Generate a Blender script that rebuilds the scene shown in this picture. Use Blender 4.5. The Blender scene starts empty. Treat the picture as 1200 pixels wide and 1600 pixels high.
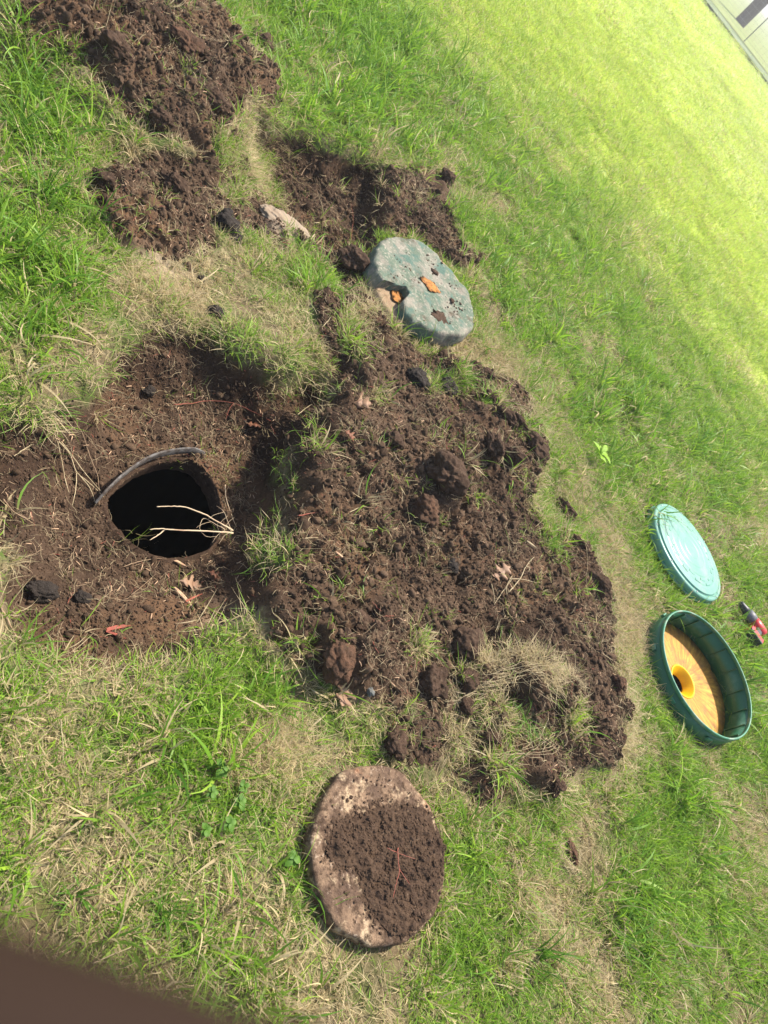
import bpy, bmesh, math, random
import numpy as np
from mathutils import Vector, Matrix
R = math.radians
random.seed(7); rng = np.random.default_rng(11)
scene = bpy.context.scene
COL = scene.collection

# ------------------------------------------------------------------ camera, sky, sun, exposure
CAM_H, FPX, PITCH, ROLL = 1.65, 1100.0, R(41), R(52)
_F = np.array([0, math.cos(PITCH), -math.sin(PITCH)]); _U = np.array([0, math.sin(PITCH), math.cos(PITCH)]); _R = np.array([1., 0, 0])
IU = math.cos(ROLL)*_U - math.sin(ROLL)*_R
IR = math.cos(ROLL)*_R + math.sin(ROLL)*_U
cam = bpy.data.cameras.new("camera"); camo = bpy.data.objects.new("camera", cam); COL.objects.link(camo)
camo.matrix_world = Matrix(((IR[0], IU[0], -_F[0], 0), (IR[1], IU[1], -_F[1], 0), (IR[2], IU[2], -_F[2], CAM_H), (0, 0, 0, 1)))
cam.sensor_fit = 'AUTO'; cam.sensor_width = 36; cam.lens = FPX/1600*36
cam.clip_start = 0.005; cam.clip_end = 900
cam.dof.use_dof = True; cam.dof.focus_distance = 2.3; cam.dof.aperture_fstop = 6.5
scene.camera = camo
SUN_EL, SUN_AZ = R(57), R(14)                       # azimuth from +Y towards +X
w = bpy.data.worlds.new("World"); scene.world = w; w.use_nodes = True
nt = w.node_tree; bg = nt.nodes['Background']
sky = nt.nodes.new('ShaderNodeTexSky'); sky.sky_type = 'NISHITA'; sky.sun_disc = False
sky.sun_elevation = SUN_EL; sky.sun_rotation = SUN_AZ; sky.dust_density = 2.0
nt.links.new(sky.outputs[0], bg.inputs[0]); bg.inputs[1].default_value = 0.125
sd = bpy.data.lights.new("sun", 'SUN'); so = bpy.data.objects.new("sun", sd); COL.objects.link(so)
sd.energy = 4.6; sd.angle = R(2.5); sd.color = (1, .93, .82)
_s = Vector((math.sin(SUN_AZ)*math.cos(SUN_EL), math.cos(SUN_AZ)*math.cos(SUN_EL), math.sin(SUN_EL)))
so.rotation_euler = _s.to_track_quat('Z', 'Y').to_euler(); so.location = (2, 6, 8)
scene.view_settings.view_transform = 'Standard'; scene.view_settings.look = 'None'
scene.view_settings.exposure = 0.90; scene.view_settings.gamma = 1

# ------------------------------------------------------------------ picture <-> ground helpers (used to lay things out on the ground)
def ray(px, py):
    return FPX*_F + (px-600)*IR - (py-800)*IU
def at(px, py, z=0.0):
    d = ray(px, py); t = (z-CAM_H)/d[2]
    return Vector((d[0]*t, d[1]*t, z))
def proj(x, y, z):
    P = np.stack([x, y, z-CAM_H+0*x], -1)
    f = P@_F; f = np.where(f < .05, .05, f)
    return 600+FPX*(P@IR)/f, 800-FPX*(P@IU)/f, f
def pip(px, py, poly):
    ins = np.zeros(px.shape, bool); n = len(poly)
    for i in range(n):
        x0, y0 = poly[i]; x1, y1 = poly[(i+1) % n]
        if y0 == y1: continue
        c = ((y0 > py) != (y1 > py)) & (px < (x1-x0)*(py-y0)/(y1-y0)+x0)
        ins ^= c
    return ins
def sm(a, b, x):
    t = np.clip((x-a)/(b-a), 0, 1); return t*t*(3-2*t)
def hsh(ix, iy, s):
    v = np.sin(ix*127.1+iy*311.7+s*74.7)*43758.5453
    return v-np.floor(v)
def vnoise(x, y, s=0):
    ix, iy = np.floor(x), np.floor(y); fx, fy = x-ix, y-iy
    fx = fx*fx*(3-2*fx); fy = fy*fy*(3-2*fy)
    a = hsh(ix, iy, s); b = hsh(ix+1, iy, s); c = hsh(ix, iy+1, s); d = hsh(ix+1, iy+1, s)
    return (a+(b-a)*fx)*(1-fy)+(c+(d-c)*fx)*fy
def fbm(x, y, sc, o=4, s=0):
    v = 0; a = .5; t = 0
    for i in range(o):
        v = v+a*vnoise(x*sc+17*i, y*sc-9*i, s+i); t += a; a *= .5; sc *= 2.03
    return v/t
def bumps(x, y, cell, s=0):
    """rounded lumps of different height scattered over the plane"""
    X, Y = x/cell, y/cell; ix, iy = np.floor(X), np.floor(Y); out = np.zeros_like(X)
    for dx in (-1, 0, 1):
        for dy in (-1, 0, 1):
            cx, cy = ix+dx, iy+dy
            px = cx+hsh(cx, cy, s+1); py = cy+hsh(cx, cy, s+2); r = .35+.6*hsh(cx, cy, s+3)
            an = hsh(cx, cy, s+4)*3.14; ca, sa = np.cos(an), np.sin(an)
            u, v = (X-px)*ca+(Y-py)*sa, (-(X-px)*sa+(Y-py)*ca)*1.4
            d = (u*u+v*v)/(r*r)
            out = np.maximum(out, np.sqrt(np.clip(1-d, 0, 1))*r)
    return out

# ------------------------------------------------------------------ layout of soil, pits and heaps (outlines on the ground)
SOIL = {
 'heap_far': [(30,0),(-80,-160),(340,-200),(330,0),(362,55),(425,105),(442,150),(425,175),(385,150),(352,200),(345,232),(300,228),(230,205),(170,155),(130,110),(60,80),(15,30)],
 'rough': [(140,268),(230,235),(340,235),(395,260),(395,300),(335,330),(345,382),(280,405),(195,395),(150,340)],
 'pit': [(392,200),(470,212),(590,262),(595,375),(520,402),(440,350),(395,300),(372,245)],
 'side': [(585,262),(640,258),(705,285),(722,375),(758,412),(715,425),(650,370),(590,375)],
 'main': [(484,458),(530,452),(565,440),(590,470),(618,505),(650,540),(740,560),(785,590),(838,612),(852,690),(835,760),(850,800),(905,850),(960,930),(965,1040),(978,1100),(962,1205),(905,1195),(865,1248),(800,1225),(745,1250),(718,1200),(770,1185),(735,1150),(700,1130),(692,1215),(640,1190),(600,1150),(600,1110),(545,1085),(495,1045),(440,1020),(405,960),(395,900),(440,830),(455,740),(465,650),(520,620),(500,540)],
 'basin': [(250,508),(330,520),(380,570),(440,610),(500,590),(500,640),(465,660),(450,740),(440,800),(405,880),(400,950),(330,985),(305,1035),(180,1052),(90,1045),(20,1010),(8,920),(22,865),(-60,850),(-60,660),(60,652),(150,622),(190,560)],
 'link': [(300,228),(395,198),(405,300),(455,350),(440,392),(400,372),(350,330),(330,300)],
 'link_low': [(440,350),(520,400),(592,372),(588,440),(560,455),(530,452),(520,425),(470,385)],
 'spot': [(700,1190),(770,1170),(810,1240),(750,1262)],
}
GX0, GX1, GY0, GY1, GS = -3.6, 2.0, -0.2, 5.2, 0.012
gx = np.arange(GX0, GX1, GS); gy = np.arange(GY0, GY1, GS)
MX, MY = np.meshgrid(gx, gy)
def blur(a, r):
    n = max(1, int(r/GS))
    k = np.exp(-np.linspace(-2, 2, 2*n+1)**2); k /= k.sum()
    p = np.pad(a, n, mode='edge')
    p = np.apply_along_axis(lambda m: np.convolve(m, k, 'valid'), 0, p)
    return np.apply_along_axis(lambda m: np.convolve(m, k, 'valid'), 1, p)
def disc(px, py, cx, cy, rx, ry, ang=0):
    c, s = math.cos(R(ang)), math.sin(R(ang)); u = (px-cx)*c+(py-cy)*s; v = -(px-cx)*s+(py-cy)*c
    return np.exp(-((u/rx)**2+(v/ry)**2))
def layout(H):
    wob = (fbm(MX, MY, 9, 3, 5)-.5)*26, (fbm(MX, MY, 9, 3, 8)-.5)*26
    px, py, f = proj(MX, MY, H); px = px+wob[0]; py = py+wob[1]
    m = {k: (pip(px, py, v) & (f > .2)).astype(float) for k, v in SOIL.items()}
    h = (.17*blur(m['heap_far'], .22)+.03*blur(m['rough'], .1)-.15*blur(m['pit'], .07)+.02*blur(m['side'], .06)
         + .075*blur(m['main'], .10)-.09*blur(m['basin'], .07))
    core = pip(px, py, [(190,590),(330,590),(430,660),(425,790),(385,880),(300,930),(150,930),(60,850),(70,720),(120,650)]).astype(float)
    h += -.11*blur(core, .11)
    g = lambda *a: disc(px, py, *a)
    # single heaps and hollows one can tell apart in the dug soil
    h += .07*g(690,735,45,40)+.05*g(770,680,60,50)+.05*g(560,1000,80,60)+.06*g(850,1010,70,90)+.04*g(620,700,60,60)
    h += -.06*g(535,575,14,40,-25)-.05*g(440,600,70,22,8)-.05*g(420,780,30,60,0)-.04*g(640,880,70,25,15)-.04*g(790,1090,20,20)
    h += .06*g(860,1210,30,28)+.05*g(430,540,70,45)+.012*g(450,740,16,60)+.05*g(830,1080,70,30,35)
    h += -.05*g(730,855,12,20)-.04*g(765,985,10,18)
    return h, np.clip(sum(m.values()), 0, 1), m, px, py
HM = np.zeros_like(MX)
for _ in range(8):
    h_, SM, MM, PX, PY = layout(HM); HM = .5*HM+.5*h_
SM = blur(SM, .022)
ISL = np.zeros_like(MX)                                # live tufts left on the dug soil
for a in ((455,740,13,50),(425,862,34,26),(445,820,13,26),(500,590,25,25),(690,460,20,40),(680,590,22,16),(720,590,30,18),(770,620,25,20),
          (850,760,18,50),(870,830,22,50),(830,665,30,12),(820,1128,62,26),(760,1110,26,30),(790,1190,40,26),(720,1150,20,30),(470,400,22,20),(430,300,14,22),(370,290,22,22),(560,420,14,16),(730,1040,18,16),(660,1000,16,16),(560,560,16,22),
          (470,1010,40,14),(250,165,16,35,0),(110,80,35,20),(300,120,8,20),(350,230,25,25),(395,250,25,45),(620,510,14,18),(550,510,25,40),(600,610,14,10),
          (650,1110,12,30),(900,1120,14,30),(300,1200,40,20),(500,690,8,30)):
    ISL = np.maximum(ISL, disc(PX, PY, *a))
SM2 = SM*(1-sm(.35, .75, ISL+.35*(fbm(MX, MY, 30, 2, 3)-.5)))
def samp(A, x, y, out=0.0):
    u = (x-GX0)/GS; v = (y-GY0)/GS
    ok = (u >= 0) & (v >= 0) & (u < A.shape[1]-1.001) & (v < A.shape[0]-1.001)
    u = np.clip(u, 0, A.shape[1]-1.01); v = np.clip(v, 0, A.shape[0]-1.01)
    i, j = u.astype(int), v.astype(int); a, b = u-i, v-j
    r = (A[j, i]*(1-a)+A[j, i+1]*a)*(1-b)+(A[j+1, i]*(1-a)+A[j+1, i+1]*a)*b
    return np.where(ok, r, out)
RZ = .10
RC = at(1108, 1050, RZ); LC = at(1074, 861, .045); CC = at(596, 1329, .045); BCX = at(662, 450, .10)
EXC = [(LC, .285), (RC, .335), (CC, .205), (BCX, .225)]
def free(x, y):
    k = np.ones(x.shape, bool)
    for c, q in EXC: k &= np.hypot(x-c.x, y-c.y) > q
    return k
def terr(x, y):
    x = np.asarray(x, float); y = np.asarray(y, float)
    s = samp(SM, x, y); h = samp(HM, x, y)
    r = np.hypot(x, y)
    wx = x+.02*(fbm(x, y, 14, 2, 21)-.5); wy = y+.02*(fbm(x, y, 14, 2, 22)-.5)
    clump = .034*bumps(wx, wy, .12, 1)+.018*bumps(wx, wy, .052, 5)+.007*bumps(wx, wy, .024, 9)
    flat_ = .30+.95*sm(.42, .60, fbm(x, y, 4.2, 3, 35))
    clump = clump*flat_+.016*(fbm(x, y, 26, 4, 12)-.5)-.026*sm(.60, .74, fbm(x, y, 13, 3, 33))*flat_
    smooth = samp(MM['basin'], x, y)
    h = h+s*(1-.5*smooth)*(clump-.03+.03*(fbm(x, y, 6, 3, 2)-.5))
    h = h-.13*(np.hypot(x-RC.x, y-RC.y) < .298)
    h = h+(1-s)*(.018*(fbm(x, y, 5, 4, 4)-.5)+.03*sm(2, 12, r)*(fbm(x, y, .6, 3, 6)-.5)*4)
    return h
def tz(x, y): return float(terr(np.array([x]), np.array([y]))[0])
def gp(px, py, dz=0.0):
    z = 0.0
    for _ in range(6):
        p = at(px, py, z+dz); z = .5*z+.5*tz(p.x, p.y)
    p = at(px, py, z+dz); return p

# ------------------------------------------------------------------ materials
def mat(name, base, rough=.8, noise=None, bump=None, spec=.3, extra=None):
    """noise: list of (scale, colour, lo, hi, seed) layers mixed over the base; bump: list of (scale, strength, distance)"""
    m = bpy.data.materials.new(name); m.use_nodes = True; t = m.node_tree; b = t.nodes['Principled BSDF']
    b.inputs['Roughness'].default_value = rough; b.inputs['Specular IOR Level'].default_value = spec
    tc = t.nodes.new('ShaderNodeTexCoord'); cur = None
    rgb = t.nodes.new('ShaderNodeRGB'); rgb.outputs[0].default_value = (*base, 1); cur = rgb.outputs[0]
    for (sc, colr, lo, hi, sd_) in noise or []:
        n = t.nodes.new('ShaderNodeTexNoise'); n.noise_dimensions = '4D'; n.inputs['W'].default_value = sd_
        n.inputs['Scale'].default_value = sc; n.inputs['Detail'].default_value = 6; n.inputs['Roughness'].default_value = .65
        t.links.new(tc.outputs['Object'], n.inputs['Vector'])
        mr = t.nodes.new('ShaderNodeMapRange'); mr.inputs[1].default_value = lo; mr.inputs[2].default_value = hi
        t.links.new(n.outputs[0], mr.inputs[0])
        mx = t.nodes.new('ShaderNodeMix'); mx.data_type = 'RGBA'; t.links.new(mr.outputs[0], mx.inputs[0]); t.links.new(cur, mx.inputs[6])
        mx.inputs[7].default_value = (*colr, 1); cur = mx.outputs[2]
    if extra: cur = extra(t, cur, tc, b)
    t.links.new(cur, b.inputs['Base Color'])
    nrm = None
    for (sc, st, di) in bump or []:
        n = t.nodes.new('ShaderNodeTexNoise'); n.inputs['Scale'].default_value = sc; n.inputs['Detail'].default_value = 5; n.inputs['Roughness'].default_value = .7
        t.links.new(tc.outputs['Object'], n.inputs['Vector'])
        bp = t.nodes.new('ShaderNodeBump'); bp.inputs['Strength'].default_value = st; bp.inputs['Distance'].default_value = di
        t.links.new(n.outputs[0], bp.inputs['Height'])
        if nrm: t.links.new(nrm, bp.inputs['Normal'])
        nrm = bp.outputs[0]
    if nrm: t.links.new(nrm, b.inputs['Normal'])
    return m
def mixrgb(t, fac, a, b):
    mx = t.nodes.new('ShaderNodeMix'); mx.data_type = 'RGBA'
    for v, k in ((fac, 0), (a, 6), (b, 7)):
        if hasattr(v, 'links') or hasattr(v, 'is_linked'): t.links.new(v, mx.inputs[k])
        else: mx.inputs[k].default_value = v if k == 0 else (*v, 1)
    return mx.outputs[2]
def attr(t, name, typ='GEOMETRY'):
    a = t.nodes.new('ShaderNodeAttribute'); a.attribute_name = name; a.attribute_type = typ; return a
def sep(t, sock):
    s = t.nodes.new('ShaderNodeSeparateColor'); t.links.new(sock, s.inputs[0]); return s.outputs
def noisef(t, tc, sc, lo, hi, seed=0.0, detail=5):
    n = t.nodes.new('ShaderNodeTexNoise'); n.noise_dimensions = '4D'; n.inputs['W'].default_value = seed
    n.inputs['Scale'].default_value = sc; n.inputs['Detail'].default_value = detail; n.inputs['Roughness'].default_value = .65
    t.links.new(tc.outputs['Object'], n.inputs['Vector'])
    mr = t.nodes.new('ShaderNodeMapRange'); mr.inputs[1].default_value = lo; mr.inputs[2].default_value = hi
    t.links.new(n.outputs[0], mr.inputs[0]); return mr.outputs[0]
S_DK, S_MD, S_LT = (.042, .026, .0165), (.105, .065, .040), (.21, .145, .094)
def ground_col(t, cur, tc, b):
    g = sep(t, attr(t, 'gmask').outputs['Color'])
    soil = mixrgb(t, noisef(t, tc, 9, .35, .7, 1), S_MD, S_DK)
    soil = mixrgb(t, noisef(t, tc, 70, .55, .75, 2), soil, S_LT)
    soil = mixrgb(t, noisef(t, tc, 420, .60, .70, 3), soil, (.30, .21, .14))
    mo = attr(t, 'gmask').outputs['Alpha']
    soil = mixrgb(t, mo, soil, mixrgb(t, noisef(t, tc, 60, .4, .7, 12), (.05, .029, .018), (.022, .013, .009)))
    soil = mixrgb(t, noisef(t, tc, 2.6, .48, .62, 13), soil, mixrgb(t, noisef(t, tc, 45, .4, .7, 14), (.15, .085, .045), (.07, .04, .024)))
    thatch = mixrgb(t, noisef(t, tc, 60, .4, .65, 4), (.15, .12, .06), (.34, .27, .16))
    thatch = mixrgb(t, noisef(t, tc, 7, .45, .6, 5), thatch, (.09, .13, .03))
    far = mixrgb(t, noisef(t, tc, .8, .35, .65, 6), (.34, .47, .05), (.50, .52, .12))  # glare over the distant lawn put into its colour
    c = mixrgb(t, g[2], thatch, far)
    c = mixrgb(t, g[0], c, soil)
    sand = mixrgb(t, noisef(t, tc, 40, .4, .6, 7), (.30, .22, .15), (.42, .33, .24))
    return mixrgb(t, g[1], c, sand)
M = {}
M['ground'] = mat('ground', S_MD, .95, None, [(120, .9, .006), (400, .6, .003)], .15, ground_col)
def clod_col(t, cur, tc, b):
    a = attr(t, 'tint', 'INSTANCER').outputs['Fac']
    c = mixrgb(t, a, (.05, .03, .019), (.185, .118, .074))
    return mixrgb(t, noisef(t, tc, 25, .5, .75, 2), c, S_LT)
M['crumb'] = mat('crumb', S_MD, .95, None, [(30, .6, .05)], .12, clod_col)
M['clod'] = mat('clod', (.088, .054, .036), .95, [(22, S_DK, .4, .7, 3), (60, S_LT, .55, .75, 5), (260, (.24, .17, .1), .66, .74, 8)], [(60, .9, .01), (260, .7, .003)], .12)
M['crumb_plain'] = mat('crumb_plain', (.075, .047, .030), .95, [(25, (.05, .031, .021), .45, .65, 3), (90, S_LT, .6, .72, 5)], None, .1)
M['clod_red'] = mat('clod_red', (.085, .05, .032), .95, [(18, (.14, .075, .046), .45, .6, 3), (60, S_DK, .5, .75, 5), (200, (.26, .18, .11), .64, .74, 8)], [(60, .9, .01), (260, .7, .003)], .12)
M['clay_dark'] = mat('clay_dark', (.030, .023, .018), .8, [(30, (.045, .034, .027), .45, .7, 1)], [(50, .9, .01), (200, .6, .003)], .2)

def blade_mat(name, green, dry, seed=0, transl=.45):
    m = bpy.data.materials.new(name); m.use_nodes = True; t = m.node_tree
    b = t.nodes['Principled BSDF']; out = t.nodes['Material Output']
    inst = sep(t, attr(t, 'tint3', 'INSTANCER').outputs['Color'])      # dry, far glare, random
    bl = sep(t, attr(t, 'blade').outputs['Color'])                      # along, random, dead
    g = mixrgb(t, bl[1], green, tuple(min(1, c*k) for c, k in zip(green, (2.2, 1.6, 2.0))))
    g = mixrgb(t, inst[2], g, (.07, .19, .03))
    far = mixrgb(t, bl[1], (.40, .58, .06), (.58, .61, .14))  # distant blades coloured brighter to stand for the glare
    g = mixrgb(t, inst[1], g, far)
    d = mixrgb(t, bl[1], dry, tuple(c*.62 for c in dry))
    # a blade is dead when its own number is under the dryness of its tuft
    cmp_ = t.nodes.new('ShaderNodeMath'); cmp_.operation = 'LESS_THAN'; t.links.new(bl[2], cmp_.inputs[0]); t.links.new(inst[0], cmp_.inputs[1])
    c = mixrgb(t, cmp_.outputs[0], g, d)
    # straw-coloured foot of each blade
    mr = t.nodes.new('ShaderNodeMapRange'); mr.inputs[1].default_value = .28; mr.inputs[2].default_value = 0.0; mr.inputs[4].default_value = .7
    t.links.new(bl[0], mr.inputs[0]); c = mixrgb(t, mr.outputs[0], c, (.32, .26, .12))
    t.links.new(c, b.inputs['Base Color']); b.inputs['Roughness'].default_value = .5; b.inputs['Specular IOR Level'].default_value = .35
    tr = t.nodes.new('ShaderNodeBsdfTranslucent'); t.links.new(c, tr.inputs[0])
    ms = t.nodes.new('ShaderNodeMixShader'); ms.inputs[0].default_value = transl
    t.links.new(b.outputs[0], ms.inputs[1]); t.links.new(tr.outputs[0], ms.inputs[2]); t.links.new(ms.outputs[0], out.inputs[0])
    return m
M['blade'] = blade_mat('blade', (.17, .34, .024), (.68, .55, .31))
def leaf_mat(name, c0, c1, transl=.4):
    m = mat(name, c0, .55, [(40, c1, .4, .65, 1)], [(90, .3, .003)], .3)
    t = m.node_tree; b = t.nodes['Principled BSDF']; out = t.nodes['Material Output']
    tr = t.nodes.new('ShaderNodeBsdfTranslucent'); t.links.new(b.inputs['Base Color'].links[0].from_socket, tr.inputs[0])
    ms = t.nodes.new('ShaderNodeMixShader'); ms.inputs[0].default_value = transl
    t.links.new(b.outputs[0], ms.inputs[1]); t.links.new(tr.outputs[0], ms.inputs[2]); t.links.new(ms.outputs[0], out.inputs[0])
    return m
M['leaf_green'] = leaf_mat('leaf_green', (.075, .18, .015), (.14, .28, .03), .4)
M['leaf_lime'] = leaf_mat('leaf_lime', (.28, .48, .03), (.36, .55, .05))
M['oak_leaf'] = leaf_mat('oak_leaf', (.38, .24, .15), (.28, .16, .10), .2)
M['oak_leaf_red'] = leaf_mat('oak_leaf_red', (.26, .11, .06), (.18, .07, .04), .2)
M['root_pale'] = mat('root_pale', (.55, .42, .27), .6, [(30, (.35, .2, .12), .5, .7, 1)], [(150, .3, .002)])
M['root_tan'] = mat('root_tan', (.36, .25, .15), .7, [(30, (.22, .13, .08), .45, .7, 1)], [(150, .3, .002)])
M['root_red'] = mat('root_red', (.30, .08, .05), .6, [(40, (.2, .11, .07), .5, .7, 1)])
M['straw'] = mat('straw', (.46, .37, .22), .7, [(30, (.3, .22, .12), .45, .7, 1)])
M['wood_chip'] = mat('wood_chip', (.55, .36, .22), .7, [(60, (.33, .17, .1), .5, .7, 1)], [(120, .4, .002)])
M['bark_red'] = mat('bark_red', (.28, .07, .045), .7, [(60, (.16, .06, .04), .5, .7, 1)])
M['shaft'] = mat('shaft', (.012, .009, .007), .95, [(20, (.05, .032, .022), .55, .75, 1)], [(60, .8, .01)], .05)
M['black'] = mat('black', (.002, .002, .002), 1, None, None, 0)  # near-black colour standing in for darkness in holes
M['pipe'] = mat('pipe', (.15, .14, .13), .8, [(40, (.06, .045, .035), .4, .6, 1), (150, (.35, .33, .31), .6, .75, 2)], [(90, .4, .003)])

# ------------------------------------------------------------------ object helpers
def tag(o, label=None, cat=None, group=None, kind=None):
    for k, v in (('label', label), ('category', cat), ('group', group), ('kind', kind)):
        if v: o[k] = v
    return o
def mesh_obj(name, V, Fc, m, parent=None, smooth=True, loc=None, rot=None):
    me = bpy.data.meshes.new(name)
    V = np.asarray(V, float)
    me.from_pydata(V.tolist(), [], [list(map(int, f)) for f in Fc]); me.validate()
    if m: me.materials.append(m)
    if smooth: me.polygons.foreach_set('use_smooth', [True]*len(me.polygons))
    o = bpy.data.objects.new(name, me); COL.objects.link(o)
    if parent: o.parent = parent
    if loc is not None: o.location = loc
    if rot is not None: o.rotation_euler = rot
    return o
def empty(name, loc, rot=(0, 0, 0)):
    o = bpy.data.objects.new(name, None); COL.objects.link(o); o.location = loc; o.rotation_euler = rot; o.empty_display_size = .05; return o
class MB:
    def __init__(s): s.V = []; s.F = []
    def add(s, V, F_):
        n = len(s.V); s.V += [tuple(v) for v in V]; s.F += [tuple(i+n for i in f) for f in F_]; return s
    def build(s, name, m, parent=None, **k): return mesh_obj(name, s.V, s.F, m, parent, **k)
def lathe(prof, n=64, jit=None, close=False):
    V, F_ = [], []; k = len(prof)
    for i in range(n):
        a = 2*math.pi*i/n; q = jit(a) if jit else 1
        for r, z in prof: V.append((r*q*math.cos(a), r*q*math.sin(a), z))
    for i in range(n):
        j = (i+1) % n
        for p in range(k if close else k-1):
            q = (p+1) % k; F_.append((i*k+p, j*k+p, j*k+q, i*k+q))
    return V, F_
def tube(pts, rads, n=7, sub=4, wob=0.0):
    P = [Vector(p) for p in pts]; out = []; rr = []
    if not hasattr(rads, '__len__'): rads = [rads]*len(P)
    for i in range(len(P)-1):                       # catmull-rom
        p0 = P[max(i-1, 0)]; p1 = P[i]; p2 = P[i+1]; p3 = P[min(i+2, len(P)-1)]
        for s in range(sub):
            t = s/sub
            out.append(.5*((2*p1)+(p2-p0)*t+(2*p0-5*p1+4*p2-p3)*t*t+(3*p1-p0-3*p2+p3)*t**3)); rr.append(rads[i]*(1-t)+rads[i+1]*t)
    out.append(P[-1]); rr.append(rads[-1])
    if wob: out = [p+Vector((random.uniform(-wob, wob), random.uniform(-wob, wob), random.uniform(-wob, wob)*.5)) for p in out]
    V, F_ = [], []; up = Vector((.13, .2, 1)).normalized()
    for i, p in enumerate(out):
        d = (out[min(i+1, len(out)-1)]-out[max(i-1, 0)]).normalized(); a = d.cross(up)
        if a.length < 1e-3: a = d.cross(Vector((1, 0, 0)))
        a.normalize(); b = a.cross(d).normalized(); r = rr[i]*(1+random.uniform(-.12, .12))
        for k in range(n):
            t = 2*math.pi*k/n; V.append(p+a*math.cos(t)*r+b*math.sin(t)*r)
    for i in range(len(out)-1):
        for k in range(n): F_.append((i*n+k, i*n+(k+1) % n, (i+1)*n+(k+1) % n, (i+1)*n+k))
    F_.append(tuple(range(n))[::-1]); F_.append(tuple((len(out)-1)*n+k for k in range(n)))
    return V, F_
def box(c, s, rz=0, M_=None):
    c = Vector(c); V = []
    for x in (-1, 1):
        for y in (-1, 1):
            for z in (-1, 1):
                v = Vector((x*s[0]/2, y*s[1]/2, z*s[2]/2)); v.rotate(Matrix.Rotation(rz, 3, 'Z'))
                if M_: v = M_@v
                V.append(v+c)
    return V, [(0, 1, 3, 2), (4, 6, 7, 5), (0, 4, 5, 1), (2, 3, 7, 6), (0, 2, 6, 4), (1, 5, 7, 3)]
def bevel(o, w_=.003, seg=2):
    md = o.modifiers.new('bevel', 'BEVEL'); md.width = w_; md.segments = seg; md.limit_method = 'ANGLE'; return o

# ------------------------------------------------------------------ ground sheet with the dug hole left open
HOLE_PX = [(172,790),(176,768),(200,741),(232,721),(268,710),(300,712),(323,727),(339,750),(349,778),(354,806),(348,832),(331,853),(302,864),(270,867),(240,860),(210,844),(186,820)]
HZ = -.17
HOLE = [at(a, b, HZ) for a, b in HOLE_PX]
HC = sum(HOLE, Vector())/len(HOLE)
hp = [((p.x), (p.y)) for p in HOLE]
def grow(lo, hi, step, far, k=1.09):
    a = [lo]; s = step
    while a[-1] > -far: a.append(a[-1]-s); s *= k
    b = list(np.arange(lo+step, hi, step)); s = step; c = [b[-1]]
    while c[-1] < far: c.append(c[-1]+s); s *= k
    return np.array(a[::-1]+b+c[1:])
xs = grow(-2.95, 1.95, .0078, 500); ys = grow(.35, 3.9, .0078, 500)
X, Y = np.meshgrid(xs, ys)
Z = terr(X, Y)
far = np.hypot(X, Y)
nx, ny = len(xs), len(ys)
idx = np.arange(nx*ny).reshape(ny, nx)
quads = np.stack([idx[:-1, :-1], idx[:-1, 1:], idx[1:, 1:], idx[1:, :-1]], -1).reshape(-1, 4)
cx = (X[:-1, :-1]+X[1:, 1:]).ravel()/2; cy = (Y[:-1, :-1]+Y[1:, 1:]).ravel()/2
quads = quads[~pip(cx, cy, hp)]
me = bpy.data.meshes.new('ground')
me.vertices.add(nx*ny); me.vertices.foreach_set('co', np.stack([X, Y, Z], -1).ravel())
me.loops.add(quads.size); me.loops.foreach_set('vertex_index', quads.ravel())
me.polygons.add(len(quads)); me.polygons.foreach_set('loop_start', np.arange(0, quads.size, 4)); me.polygons.foreach_set('loop_total', np.full(len(quads), 4))
me.update(); me.polygons.foreach_set('use_smooth', [True]*len(quads))
SAND = np.zeros_like(MX)
for a in ((270,445,40,18,20),(250,430,60,25,10),(445,355,26,14,35)): SAND = np.maximum(SAND, disc(PX, PY, *a)*.9)
for a in ((345,970,45,22,-20),(300,1030,50,18,-10),(410,1180,40,30,0)): SAND = np.maximum(SAND, disc(PX, PY, *a)*.35)
s_ = samp(SM2, X, Y); sa_ = samp(SAND, X, Y)
s_ = np.clip(s_+.9*sm(.58, .72, fbm(X, Y, 4.5, 4, 31))*(far < 6)*(1-s_)*.5, 0, 1)
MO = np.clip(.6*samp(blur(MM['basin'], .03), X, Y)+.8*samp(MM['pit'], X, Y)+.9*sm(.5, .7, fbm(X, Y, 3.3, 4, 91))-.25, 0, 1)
ca = me.color_attributes.new('gmask', 'FLOAT_COLOR', 'POINT')
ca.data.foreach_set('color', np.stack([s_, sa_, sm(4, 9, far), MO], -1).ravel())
me.materials.append(M['ground'])
ground = bpy.data.objects.new('ground', me); COL.objects.link(ground)
tag(ground, 'lawn and dug dark brown soil around the open hole', 'ground', kind='structure')

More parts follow.
